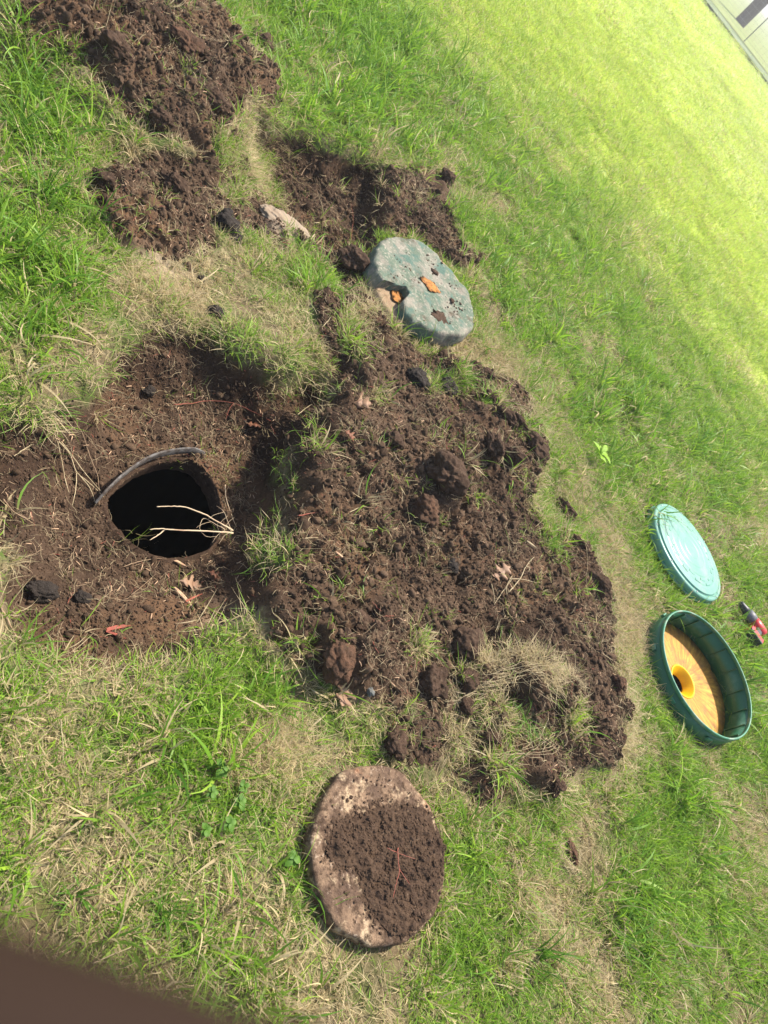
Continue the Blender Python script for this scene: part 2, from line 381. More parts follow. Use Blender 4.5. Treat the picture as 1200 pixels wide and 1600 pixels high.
# ------------------------------------------------------------------ instanced stuff (one object each)
def hidden(name, V, F_, m, attrs=None, smooth=True):
    me = bpy.data.meshes.new(name); me.from_pydata([tuple(v) for v in V], [], F_)
    if smooth: me.polygons.foreach_set('use_smooth', [True]*len(me.polygons))
    me.materials.append(m)
    if attrs is not None:
        c = me.color_attributes.new('blade', 'FLOAT_COLOR', 'POINT'); c.data.foreach_set('color', np.asarray(attrs, float).ravel())
    return bpy.data.objects.new(name, me)
def scatter(name, srcs, P, rot, scl, idx, tint3, label, cat):
    src = bpy.data.collections.new(name+'_kinds')
    for o in srcs: src.objects.link(o)
    me = bpy.data.meshes.new(name); me.vertices.add(len(P)); me.vertices.foreach_set('co', np.asarray(P, float).ravel())
    for an, ty, d, k in (('rot', 'FLOAT_VECTOR', rot, 'vector'), ('scl', 'FLOAT_VECTOR', scl, 'vector'), ('idx', 'INT', idx, 'value')):
        a = me.attributes.new(an, ty, 'POINT'); a.data.foreach_set(k, np.asarray(d).ravel())
    a = me.attributes.new('tint', 'FLOAT', 'POINT'); a.data.foreach_set('value', tint3[:, 0])
    a = me.attributes.new('tint3', 'FLOAT_COLOR', 'POINT'); a.data.foreach_set('color', np.c_[tint3, np.ones(len(P))].ravel())
    o = bpy.data.objects.new(name, me); COL.objects.link(o)
    g = bpy.data.node_groups.new(name, 'GeometryNodeTree')
    g.interface.new_socket('Geometry', in_out='INPUT', socket_type='NodeSocketGeometry'); g.interface.new_socket('Geometry', in_out='OUTPUT', socket_type='NodeSocketGeometry')
    N = g.nodes; gi = N.new('NodeGroupInput'); go = N.new('NodeGroupOutput')
    ip = N.new('GeometryNodeInstanceOnPoints'); ci = N.new('GeometryNodeCollectionInfo'); ci.inputs[0].default_value = src
    ci.inputs['Separate Children'].default_value = True; ci.inputs['Reset Children'].default_value = True
    def na(n, t):
        q = N.new('GeometryNodeInputNamedAttribute'); q.data_type = t; q.inputs[0].default_value = n; return q.outputs[0]
    g.links.new(gi.outputs[0], ip.inputs['Points']); g.links.new(ci.outputs[0], ip.inputs['Instance'])
    ip.inputs['Pick Instance'].default_value = True
    g.links.new(na('idx', 'INT'), ip.inputs['Instance Index'])
    er = N.new('FunctionNodeEulerToRotation'); g.links.new(na('rot', 'FLOAT_VECTOR'), er.inputs[0]); g.links.new(er.outputs[0], ip.inputs['Rotation'])
    g.links.new(na('scl', 'FLOAT_VECTOR'), ip.inputs['Scale']); g.links.new(ip.outputs[0], go.inputs[0])
    md = o.modifiers.new('scatter', 'NODES'); md.node_group = g
    return tag(o, label, cat, kind='stuff')

def tuft(name, nb, rad, hmin, hmax, wmin, wmax, lean, curl, seg=4, flat=0.0, m=None, seed=0):
    rd = random.Random(seed); V, F_, A = [], [], []
    for b in range(nb):
        a = rd.uniform(0, 6.283); r = rad*math.sqrt(rd.random()); base = Vector((r*math.cos(a), r*math.sin(a), 0))
        d = a+rd.gauss(0, 1.1); L = rd.uniform(hmin, hmax); wd = rd.uniform(wmin, wmax)
        th = abs(rd.gauss(lean, .3)); cu = rd.gauss(curl, .35); side = Vector((-math.sin(d+rd.gauss(0, .5)), math.cos(d), rd.gauss(0, .3))).normalized()
        p = base.copy(); r1, r2 = rd.random(), rd.random(); n0 = len(V); yaw = d; dy = rd.gauss(0, .25)
        for s in range(seg+1):
            t = s/seg; ww = wd*(1-t**1.6)*.5*(.75+.5*min(1, t*3)) if s < seg else wd*.04
            V += [p-side*ww, p+side*ww]; A += [(t, r1, r2, 1)]*2
            an = th+cu*t; yaw += dy
            st = Vector((math.sin(an)*math.cos(yaw), math.sin(an)*math.sin(yaw), math.cos(an)*(1-flat)))*L/seg
            p = p+st
            if p.z < .003: p.z = .003+rd.random()*.004
        for s in range(seg): F_.append((n0+2*s, n0+2*s+1, n0+2*s+3, n0+2*s+2))
    return hidden(name, V, F_, m or M['blade'], A, False)
TK = []
for i in range(5): TK.append(tuft('turf_tuft_%02d' % i, 20, .035, .022, .060, .0018, .0038, .75, .7, seed=i))            # 0-4 short turf
for i in range(4): TK.append(tuft('turf_tuft_%02d' % (5+i), 18, .05, .04, .10, .0010, .0020, 1.35, .25, flat=.5, seed=20+i))  # 5-8 lying thatch
for i in range(3): TK.append(tuft('turf_tuft_%02d' % (9+i), 11, .022, .07, .15, .0035, .0068, .55, .95, seg=6, seed=40+i))  # 9-11 long broad blades
for i in range(3): TK.append(tuft('turf_tuft_%02d' % (12+i), 70, .11, .03, .07, .0022, .004, .6, .6, seg=3, seed=60+i))  # 12-14 wide patch for distance

def inview(x, y, m=220):
    px, py, f = proj(x, y, 0*x); return (f > .3) & (px > -m) & (px < 1200+m) & (py > -m) & (py < 1600+m)
ridge = [(600,0),(760,200),(860,330),(900,520),(1100,700)]
Ps, Rs, Ss, Is, Ts = [], [], [], [], []
def put(x, y, z, rx, ry, rz, s, sz, i, t3):
    Ps.append(np.c_[x, y, z]); Rs.append(np.c_[rx, ry, rz]); Ss.append(np.c_[s, s, s*sz]); Is.append(i); Ts.append(t3)
for (r0, r1, dens, sc, kind) in ((0, 3.6, 2300, 1.0, 0), (3.6, 6.5, 900, 1.35, 0), (6.5, 13, 110, 1.5, 1), (13, 24, 34, 2.6, 1), (24, 42, 11, 4.0, 1)):
    n = int(dens*(2*r1)*(r1+1)); x = rng.uniform(-r1, r1, n); y = rng.uniform(-1, r1, n); d = np.hypot(x, y)
    k = (d >= r0) & (d < r1) & inview(x, y); k &= free(x, y); x, y, d = x[k], y[k], d[k]
    s = samp(SM2, x, y); bare = sm(.55, .68, fbm(x, y, 4.5, 4, 31))*(d < 6)
    sand = samp(SAND, x, y)
    keep = rng.random(len(x)) > np.clip(np.maximum(sm(.25, .6, s)*1.0, np.maximum(bare*.55, sand*1.3)), 0, 1)
    keep &= ~pip(x, y, [(p.x*1.0, p.y) for p in HOLE])
    x, y, d, s, bare = x[keep], y[keep], d[keep], s[keep], bare[keep]; n = len(x)
    px, py, f = proj(x, y, 0*x)
    edge = samp(blur(SM, .09), x, y)
    rightside = sm(0, 260, (px-600)*.8-(py-800)*.6+60)
    patch = fbm(x, y, 3.2, 4, 41); patch2 = fbm(x, y, 11, 3, 43)
    dry = .27+1.7*(patch-.5)+1.7*(patch2-.5)+.45*np.clip(edge, 0, .5)+.25*bare-.30*rightside
    dry = dry+.55*disc(px, py, 868, 650, 32, 110, -22)+.5*disc(px, py, 800, 575, 50, 28, 30)+.45*disc(px, py, 700, 545, 90, 30, 20)+.4*disc(px, py, 975, 1010, 24, 160)+.35*disc(px, py, 600, 520, 60, 50)
    dry = dry+.35*disc(px, py, 250, 440, 110, 60)+.35*disc(px, py, 420, 480, 80, 110)+.25*disc(px, py, 410, 270, 50, 90)+.3*disc(px, py, 420, 1190, 60, 60)+.3*disc(px, py, 1170, 1290, 60, 100)+.3*disc(px, py, 850, 1440, 120, 40, 30)+.5*disc(px, py, 930, 830, 42, 100, -25)
    dry = dry-.35*disc(px, py, 560, 60, 120, 130)-.3*disc(px, py, 60, 300, 90, 300)-.2*disc(px, py, 330, 1250, 90, 80)-.15*disc(px, py, 950, 560, 110, 300, -20)
    dry = np.clip(dry, .04, .95)*(1-.55*sm(4.5, 10, d))
    far_glare = sm(4.4, 10.5, d+1.2*(patch-.5))
    u = rng.random(n)
    if kind == 0:
        ii = rng.integers(0, 5, n); ii = np.where(u < .18+.45*dry, rng.integers(5, 9, n), ii)
        longp = .03+.18*sm(.55, .70, fbm(x, y, 3.4, 3, 47))*(1-.7*rightside)*(1-disc(px, py, 430, 430, 120, 150))+.22*disc(px, py, 50, 320, 90, 240)+.25*disc(px, py, 580, 70, 150, 150)+.10*disc(px, py, 830, 1130, 50, 40)
        ii = np.where(rng.random(n) < longp*(1-.6*dry), rng.integers(9, 12, n), ii)
    else: ii = rng.integers(12, 15, n)
    size = sc*rng.uniform(.65, 1.25, n)*(.85+.5*(1-dry)*sm(.4, .7, patch2+.1))
    z = terr(x, y)-.004
    put(x, y, z, rng.normal(0, .15, n), rng.normal(0, .15, n), rng.uniform(0, 6.28, n), size, rng.uniform(.7, 1.25, n)*(1 if kind == 0 else 1/sc*1.1), ii, np.c_[dry, far_glare, rng.random(n)*.55])
# sprigs growing or lying on the dug soil, and turf tufts at named islands
n = 34000; x = rng.uniform(-2.9, 1.3, n); y = rng.uniform(.3, 4, n)
s = samp(SM, x, y); isl = samp(ISL, x, y); cl = fbm(x, y, 7, 3, 51); bas = samp(MM['basin'], x, y)
k = (s > .5) & (rng.random(n) < (.02+.14*sm(.5, .72, cl)+.5*sm(.985, .75, s))*(1-.6*bas)+.7*sm(.3, .7, isl)) & ~pip(x, y, hp); x, y, isl = x[k], y[k], isl[k]; n = len(x)
put(x, y, terr(x, y)-.003, rng.normal(0, .5, n), rng.normal(0, .5, n), rng.uniform(0, 6.28, n), rng.uniform(.5, 1.1, n), rng.uniform(.8, 1.2, n),
    np.where(rng.random(n) < .5, rng.integers(0, 5, n), rng.integers(5, 10, n)), np.c_[np.clip(rng.normal(.6, .2, n)-.3*isl, 0, .95), np.zeros(n), rng.random(n)*.5])
for (hx, hy, sx, sy, ha, n) in ((925,820,34,85,-28,900),(872,660,22,90,-22,500),(800,578,40,16,30,250),(760,530,60,18,25,300),(560,500,24,34,0,130),(800,1060,60,14,20,150),(700,1130,14,30,0,60),(735,1045,12,18,0,60),(400,230,40,40,0,350),(240,450,70,26,20,300),(420,1180,45,40,0,420),(975,1020,16,150,0,450),(1000,1000,60,40,0,200)):
    c_, s__ = math.cos(R(ha)), math.sin(R(ha)); a = rng.normal(0, sx*.6, n); b = rng.normal(0, sy*.6, n)
    q = [at(hx+a[i]*c_-b[i]*s__, hy+a[i]*s__+b[i]*c_) for i in range(n)]; x = np.array([p.x for p in q]); y = np.array([p.y for p in q]); k = free(x, y) & ~pip(x, y, hp); x, y = x[k], y[k]; m_ = len(x)
    put(x, y, terr(x, y)-.002, rng.normal(0, .3, m_), rng.normal(0, .3, m_), rng.uniform(0, 6.28, m_), rng.uniform(.6, 1.1, m_), rng.uniform(.6, 1.1, m_), rng.integers(5, 9, m_), np.c_[np.full(m_, .97), np.zeros(m_), rng.random(m_)*.5])
grass = scatter('grass', TK, np.vstack(Ps), np.vstack(Rs), np.vstack(Ss), np.concatenate(Is), np.vstack(Ts), 'green and straw coloured lawn grass covering the ground around the dug soil', 'grass')
NG = sum(map(len, Ps))

# crumbs of soil
def lump(seed, sub=2, el=(1, 1, 1), amp=.35, fine=.12):
    rd = random.Random(seed); bm = bmesh.new(); bmesh.ops.create_icosphere(bm, subdivisions=sub, radius=1)
    off = Vector((rd.uniform(-50, 50), rd.uniform(-50, 50), rd.uniform(-50, 50)))
    from mathutils import noise as mn
    for v in bm.verts:
        q = v.co.copy(); k = 1+amp*mn.noise(q*1.1+off)*1.6+fine*mn.noise(q*3.7+off)*1.6+fine*.7*mn.noise(q*9+off)+fine*.5*mn.noise(q*19+off)*(sub > 3)
        v.co = Vector((q.x*k*el[0], q.y*k*el[1], q.z*k*el[2]))
    V = [v.co.copy() for v in bm.verts]; F_ = [tuple(v.index for v in f.verts) for f in bm.faces]; bm.free(); return V, F_
CK = []
for i in range(7):
    V, F_ = lump(100+i, 2 if i < 5 else 3, (1, random.uniform(.7, 1), random.uniform(.55, .85)), .42, .2); CK.append(hidden('soil_crumb_%02d' % i, V, F_, M['crumb']))
n = 420000; x = rng.uniform(-2.95, 1.35, n); y = rng.uniform(.3, 4, n)
s = samp(SM, x, y); bas = samp(MM['basin'], x, y); cl = fbm(x, y, 8, 3, 61)
k = (rng.random(n) < np.clip(s, 0, 1)**2*(.55+1.0*sm(.4, .65, cl))+.03*(samp(blur(SM, .14), x, y) > .06)) & ~pip(x, y, [(HC.x+(a-HC.x)*1.03, HC.y+(b-HC.y)*1.03) for a, b in hp]) & inview(x, y, 150)
x, y, bas = x[k], y[k], bas[k]; n = len(x)
size = .0013+.0040*rng.random(n)**3+(rng.random(n) < .05*(1-.6*bas))*rng.uniform(.003, .011, n)+(rng.random(n) < .006*(1-.8*bas))*rng.uniform(.006, .018, n)
scatter('loose_soil', CK, np.c_[x, y, terr(x, y)+size*.15], rng.uniform(0, 6.28, (n, 3)), size[:, None]*rng.uniform(.75, 1.25, (n, 3)), rng.integers(0, 7, n),
        np.c_[rng.random(n), np.zeros(n), np.zeros(n)], 'dark brown crumbs of loose soil strewn over the dug ground', 'soil')
NC = n
# bits of straw, root fibre and wood in the soil
BK = []
def fibre(name, L, r, bend, m, seed, seg=5):
    rd = random.Random(seed); p = Vector((-L/2, 0, 0)); pts = []; a = 0
    for i in range(seg+1):
        pts.append(p.copy()); a += rd.gauss(0, bend); p = p+Vector((math.cos(a), math.sin(a), rd.gauss(.02, .2)))*L/seg
    V, F_ = tube(pts, [r]*len(pts), 4, 2); return hidden(name, V, F_, m)
for i in range(4): BK.append(fibre('fibre_%02d' % i, .03+.012*i, .00045, .45, M['straw'], i))
for i in range(3): BK.append(fibre('fibre_%02d' % (4+i), .045, .0006, .3, M['root_tan'], 10+i))
BK.append(fibre('fibre_07', .035, .0009, .15, M['root_red'], 20)); BK.append(fibre('fibre_08', .018, .0014, .05, M['wood_chip'], 21, 2))
n = 75000; x = rng.uniform(-2.95, 1.35, n); y = rng.uniform(.3, 4, n); s = samp(SM, x, y); cl = fbm(x, y, 6, 3, 71)
k = (rng.random(n) < s*(.25+.9*sm(.45, .7, cl))) & ~pip(x, y, hp) & inview(x, y, 100); x, y = x[k], y[k]; n = len(x)
scatter('plant_debris', BK, np.c_[x, y, terr(x, y)+.003], np.c_[rng.normal(0, .3, n), rng.normal(0, .3, n), rng.uniform(0, 6.28, n)], np.repeat(rng.uniform(.35, 1.2, n)[:, None], 3, 1),
        np.where(rng.random(n) < .55, rng.integers(0, 4, n), rng.integers(4, 9, n)), np.zeros((n, 3)), 'pale straw bits and root fibres strewn over the dark soil', 'plant debris')
print('grass', NG, 'crumbs', NC, 'fibres', n)

# ------------------------------------------------------------------ the open hole
t = empty('tank_opening', (HC.x, HC.y, HZ)); tag(t, 'open round black hole into the buried tank with a grey pipe rim', 'hole')
N_ = 96; ring = []
for i in range(N_):
    u = i/N_*len(HOLE); a = int(u); f = u-a; P = [HOLE[(a+k-1) % len(HOLE)] for k in range(4)]
    q = .5*((2*P[1])+(P[2]-P[0])*f+(2*P[0]-5*P[1]+4*P[2]-P[3])*f*f+(3*P[1]-P[0]-3*P[2]+P[3])*f**3); ring.append(q-HC)
V, F_ = [], []; levels = [(1.07, None), (1.0, -.02), (.985, -.05), (1.0, -.10), (1.05, -.16), (1.2, -.3), (1.3, -1.4)]
for li, (sc, dz) in enumerate(levels):
    for i, q in enumerate(ring):
        jx = 1+.03*(fbm(np.array([q.x*9+li]), np.array([q.y*9]), 6, 3, 81)[0]-.5)*2*(li > 0)
        zz = (tz(HC.x+q.x*sc, HC.y+q.y*sc)-.006-HZ) if dz is None else dz
        V.append((q.x*sc*jx, q.y*sc*jx, zz))
for l in range(len(levels)-1):
    for i in range(N_): j = (i+1) % N_; F_.append((l*N_+i, l*N_+j, (l+1)*N_+j, (l+1)*N_+i))
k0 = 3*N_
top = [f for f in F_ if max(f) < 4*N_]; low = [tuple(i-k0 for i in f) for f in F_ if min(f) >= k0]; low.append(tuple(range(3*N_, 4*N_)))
mesh_obj('shaft_collar', V[:4*N_], top, M['clod'], t); mesh_obj('shaft_wall', V[k0:], low, M['black'], t)  # shade inside the shaft is put into the black wall colour
arc = [at(a, b, HZ+.02) for a, b in ((154,778),(172,760),(197,737),(230,715),(262,704),(295,700),(326,700))]
mb = MB(); nseg = 40; prof = [(-.003, -.03), (-.003, 0), (-.001, .0015), (.002, .0015), (.0035, 0), (.0035, -.03)]
pl = []
for i in range(nseg+1):
    u = i/nseg*(len(arc)-1); a = min(int(u), len(arc)-2); f = u-a; P = [arc[max(0, min(len(arc)-1, a+k-1))] for k in range(4)]
    pl.append(.5*((2*P[1])+(P[2]-P[0])*f+(2*P[0]-5*P[1]+4*P[2]-P[3])*f*f+(3*P[1]-P[0]-3*P[2]+P[3])*f**3))
V = []; F_ = []
for i, p in enumerate(pl):
    d = (pl[min(i+1, nseg)]-pl[max(i-1, 0)]); nn = Vector((-d.y, d.x, 0)).normalized(); taper = -.03*max(0, 1-i/5)-.03*max(0, 1-(nseg-i)/5)
    for a, b in prof: V.append(p-Vector((HC.x, HC.y, HZ))+nn*a+Vector((0, 0, b+taper)))
for i in range(nseg):
    for k in range(5): F_.append((i*6+k, i*6+k+1, i*6+k+7, i*6+k+6))
mesh_obj('pipe_rim', V, F_, M['pipe'], t)

# ------------------------------------------------------------------ roots, twigs, sticks, straw stems
def stick(name, pxs, r, m, label, cat, group=None, lift=.007, branches=(), zs=None, wob=.001, split=None):
    pts = []
    for i, (a, b) in enumerate(pxs):
        pts.append(at(a, b, zs[i]) if zs else gp(a, b, lift))
    o0 = pts[0].copy(); rad = [r*(1-.55*i/(len(pts)-1)) for i in range(len(pts))]
    mb = MB(); mb.add(*tube([p-o0 for p in pts], rad, 7, 5, wob))
    for br in branches:
        q = [(at(a, b, br[1]) if br[1] is not None else gp(a, b, lift*1.5)) for a, b in br[0]]
        mb.add(*tube([p-o0 for p in q], [r*.6]*(len(q)-1)+[r*.3], 6, 5, wob*.6))
    o = mb.build(name, m, None, loc=o0); tag(o, label, cat, group); return o
G1 = 'pale roots poking into the hole'
stick('root', [(364,829),(345,818),(318,803),(290,793),(268,791),(245,792)], .0028, M['root_pale'], 'curved pale root reaching over the hole, upper of the two', 'root', G1, zs=[-.13,-.12,-.115,-.11,-.11,-.11])
stick('root', [(364,833),(340,831),(300,829),(270,828),(252,826),(234,827)], .0030, M['root_pale'], 'straight forked pale root reaching over the hole, lower of the two', 'root', G1, zs=[-.13,-.12,-.12,-.12,-.12,-.12], branches=[([(258,827),(247,836),(234,844)], -.125)])
stick('root', [(352,757),(353,775),(358,795),(370,824)], .0018, M['root_pale'], 'short thin pale root lying on soil just beside the hole mouth', 'root')
for q_, lab in (([(362,830),(350,800),(338,790)], 'hair root rising at the right edge of the hole, by the upper pale root'), ([(352,828),(330,815),(318,810),(312,825),(322,838),(338,838)], 'thin curled hair root at the right edge of the hole')):
    stick('root', q_, .0009, M['root_pale'], lab, 'hair root', zs=[-.125]*len(q_), branches=[([q_[1], (q_[1][0]-14, q_[1][1]+4), (q_[1][0]-24, q_[1][1]+10)], -.125), ([q_[0], (q_[0][0]-12, q_[0][1]+8), (q_[0][0]-20, q_[0][1]+20)], -.125), ([q_[0], (q_[0][0]-8, q_[0][1]-10), (q_[0][0]+4, q_[0][1]-22)], -.125)])
stick('twig', [(272,632),(300,630),(330,626),(365,630),(395,643),(423,658)], .0016, M['root_red'], 'long thin reddish twig curving across the soil above the hole', 'twig', branches=[([(365,630),(358,640),(353,655)], None)])
stick('root', [(92,690),(108,708),(120,738),(140,755),(162,776)], .0022, M['straw'], 'bunch of pale straw roots hanging down the left bank of the hole', 'root', branches=[([(90,690),(97,722),(102,750),(108,770)], None), ([(120,738),(118,765),(113,790)], None), ([(120,738),(140,762),(150,790)], None), ([(96,690),(115,715),(135,742),(158,768)], None)])
stick('root', [(114,655),(130,680),(140,712),(153,745),(155,790)], .0013, M['root_tan'], 'long thin tan root running down to the grey pipe rim', 'root')
stick('stem', [(22,713),(40,700),(57,690)], .0014, M['straw'], 'short straight straw stem on the bank at the far left', 'straw stem')
stick('root', [(6,630),(35,655),(60,655),(90,650),(125,655)], .0018, M['straw'], 'pale runner lying along the turf edge above the left bank', 'root')
stick('root', [(5,780),(22,800),(40,810),(50,817)], .0016, M['root_tan'], 'short brown root on the soil left of the hole', 'root')
stick('root', [(0,945),(15,975),(30,1000),(48,1012)], .0028, M['root_tan'], 'thick tan root along the turf edge at the far left below', 'root')
stick('stem', [(193,885),(215,878),(235,874),(255,872)], .0013, M['root_tan'], 'thin tan root fibre just below the hole', 'root fibre')
stick('stem', [(795,925),(812,905),(822,885),(835,870)], .0022, M['straw'], 'dry branching weed stalk beside the tan oak leaf on the big soil heap', 'weed stalk', branches=[([(795,905),(815,905),(840,911)], None), ([(800,905),(785,925),(772,945)], None), ([(768,912),(772,930),(772,942)], None), ([(800,900),(792,915),(792,930)], None), ([(822,885),(828,887),(826,893)], None)], lift=.012)
stick('stem', [(788,965),(795,950),(800,935)], .001, M['straw'], 'small straw stem below the dry weed stalk', 'straw stem')
stick('stem', [(975,1190),(900,1120),(870,1128)], .0011, M['straw'], 'straw stem lying along the lower right of the soil heap', 'straw stem')
stick('stem', [(945,1110),(985,1100),(1020,1098)], .0012, M['straw'], 'straight pale straw stem pointing right out of the soil heap edge', 'straw stem')
stick('stem', [(940,1020),(970,1040),(1010,1065),(1045,1088)], .0012, M['straw'], 'long pale grass stalk in the lawn between soil heap and green ring', 'straw stem', lift=.02)
stick('stem', [(965,985),(1000,962),(1025,945)], .0012, M['straw'], 'thin pale grass stalk lying on lawn toward the green ring', 'straw stem', lift=.02)
stick('stem', [(1025,930),(1035,950),(1032,985),(1042,1040)], .0013, M['straw'], 'bleached stalk standing against the near wall of the green ring', 'straw stem', lift=.03)
stick('stem', [(770,560),(800,575),(820,580),(822,560)], .0013, M['straw'], 'looped pale grass stalk on lawn right of the broken green lid', 'straw stem', lift=.02, branches=[([(760,530),(790,570),(815,590),(850,570)], None)])
stick('stem', [(780,700),(790,685),(796,677)], .0013, M['straw'], 'short pale stem on the small clods at the right of the heap', 'straw stem', lift=.012)
stick('stem', [(466,806),(480,803),(492,801),(512,800)], .0020, M['root_red'], 'short red twig on the soil right of the green tufts', 'twig')
stick('stem', [(476,830),(480,818),(484,808)], .0018, M['straw'], 'stubby pale stem just under the short red twig', 'straw stem')
stick('stem', [(470,842),(490,840),(521,841)], .0016, M['straw'], 'horizontal straw stem below the short red twig', 'straw stem')
stick('stem', [(442,673),(452,695),(460,715),(466,720)], .0015, M['root_tan'], 'slanting brown stem by the turf edge above the green tufts', 'root')
stick('stem', [(465,648),(475,640),(488,631)], .0017, M['straw'], 'pale stem leaning at the foot of the cut turf bank', 'straw stem')
stick('stem', [(477,612),(485,622),(492,632)], .0012, M['straw'], 'thin pale stem touching the cut turf bank', 'straw stem')
stick('stem', [(615,706),(622,718),(630,726),(632,738)], .0014, M['root_pale'], 'short bent pale root in the middle of the heap', 'root')
stick('stem', [(657,708),(663,720),(655,732)], .0012, M['straw'], 'curved straw bit left of the tall soil lump', 'straw stem')
stick('stem', [(545,515),(552,530),(548,543),(543,545)], .0018, M['straw'], 'bent pale stem in the trench beside the broken green lid', 'straw stem', lift=.01)
stick('stem', [(505,510),(515,498),(525,487)], .0016, M['straw'], 'slanting pale blade above the trench', 'straw stem', lift=.015)
stick('stem', [(545,640),(546,665),(548,690)], .0008, M['root_tan'], 'upright hair root below the broken oak leaf', 'root fibre')
stick('stem', [(548,378),(550,360),(552,340),(549,318)], .0012, M['root_red'], 'thin red root standing on the wall of the upper pit', 'root')
stick('stem', [(470,275),(478,262),(488,255)], .0018, M['root_tan'], 'small curved root at the back of the upper pit', 'root')
stick('stem', [(205,930),(240,900),(243,890)], .0006, M['root_tan'], 'hair thin root low on the bank below the hole', 'root fibre')
stick('stem', [(145,1505),(175,1492),(205,1480)], .0016, M['straw'], 'straight yellow straw lying on the grass near the bottom left', 'straw stem', lift=.03)
stick('stem', [(95,1125),(98,1160),(101,1200)], .0009, M['straw'], 'upright pale seed stalk in grass at the left', 'straw stem', lift=.03)
stick('stem', [(540,1540),(545,1570),(548,1590)], .0010, M['straw'], 'pale stalk in the grass below the round brown lid', 'straw stem', lift=.03)
def stem_net(pxs, label, n=26, spread=11):
    mb = MB(); o0 = gp(*pxs[0]); L = len(pxs)-1
    def on(u):
        a = min(int(u), L-1); f = u-a; return pxs[a][0]*(1-f)+pxs[a+1][0]*f, pxs[a][1]*(1-f)+pxs[a+1][1]*f
    for k in range(n):
        u0 = random.uniform(-.1, .75)*L; u1 = min(L, u0+random.uniform(.2, .55)*L); u0 = max(0, u0); q = []
        ox, oy = random.gauss(0, spread), random.gauss(0, spread); vx, vy = random.gauss(0, spread*.8), random.gauss(0, spread*.8)
        for i in range(6):
            a, b = on(u0+(u1-u0)*i/5); q.append(gp(a+ox+vx*(i/5-.5)*2+random.gauss(0, 1.5), b+oy+vy*(i/5-.5)*2+random.gauss(0, 1.5), .012+random.uniform(0, .016))-o0)
        mb.add(*tube(q, random.uniform(.0005, .0010), 4, 4, .0008))
    tag(mb.build('dry_grass_bundle', M['straw'], None, loc=o0), label, 'dry grass')
stem_net([(878,1300),(874,1325),(884,1348),(905,1365)], 'curved bundle of pale dry strands around a bare spot in the lawn', 16, 4)
stem_net([(785,1315),(800,1335),(812,1355),(826,1395)], 'hanging bundle of bleached dry strands right of the round brown lid', 12, 5)
stem_net([(730,1045),(770,1050),(830,1040),(870,1075),(900,1120)], 'arched tangle of dry roots over the lower right of the heap')
stem_net([(690,1060),(720,1090),(770,1075),(850,1060)], 'tangle of straw strands between clods and long green tuft')
stem_net([(820,570),(845,620),(872,650),(900,700)], 'thin strands of hay along the right edge of the heap', 50, 16)
stem_net([(870,690),(905,760),(935,830),(960,880)], 'mat of brown hay strands along the right lawn edge below the seedling', 90, 18)
stem_net([(735,1150),(760,1190),(850,1180),(870,1140)], 'loose straw strands under the long green tuft')
def chunk(name, pxs, wd, th, m, label, cat, lift=.006):
    a, b = gp(*pxs[0], lift), gp(*pxs[1], lift); o0 = (a+b)/2; d = b-a; L = d.length; ang = math.atan2(d.y, d.x)
    V, F_ = [], []; n = 9
    for i in range(n):
        u = i/(n-1); x_ = (u-.5)*L; ww = wd*(.35+.65*math.sin(math.pi*min(1, u*1.15+.05))**.5)*random.uniform(.85, 1.1)
        for yy, zz in ((-1, -.5), (-.9, .5), (0, 1), (.9, .5), (1, -.5), (0, -1)): V.append((x_+random.uniform(-1, 1)*wd*.1, yy*ww/2+math.sin(u*3)*wd*.2, zz*th/2*random.uniform(.8, 1.2)))
    for i in range(n-1):
        for k in range(6): F_.append((i*6+k, i*6+(k+1) % 6, (i+1)*6+(k+1) % 6, (i+1)*6+k))
    F_ += [tuple(range(5, -1, -1)), tuple((n-1)*6+k for k in range(6))]
    o = mesh_obj(name, V, F_, m, None, False, o0, (random.uniform(-.2, .2), math.atan2(-(d.z), math.hypot(d.x, d.y)), ang)); tag(o, label, cat); return o
chunk('wood_chip', [(273,918),(304,953)], .013, .007, M['wood_chip'], 'pale split wood chip lying on the soil below the hole', 'wood chip')
chunk('wood_chip', [(270,874),(292,886)], .008, .005, M['wood_chip'], 'small orange tan wood chip at the lower lip of the hole', 'wood chip')
chunk('bark_strip', [(166,984),(203,978)], .012, .006, M['bark_red'], 'red bark strip on the soil below the hole, upper piece of a pair', 'bark')
chunk('bark_strip', [(166,986),(196,998)], .008, .004, M['bark_red'], 'thin red bark strip below the hole, lower piece of a pair', 'bark')
chunk('wood_chip', [(290,940),(316,928)], .006, .004, M['root_red'], 'small reddish splinter beside the pale wood chip', 'wood chip')
chunk('wood_chip', [(525,862),(541,876)], .007, .004, M['wood_chip'], 'small tan splinter in the middle of the soil', 'wood chip')
chunk('wood_chip', [(823,845),(840,858)], .008, .005, M['straw'], 'pale splinter near the right edge of the heap', 'wood chip', .012)
chunk('wood_chip', [(805,925),(792,905)], .004, .003, M['wood_chip'], 'thin splinter under the dry weed stalk', 'wood chip', .008)

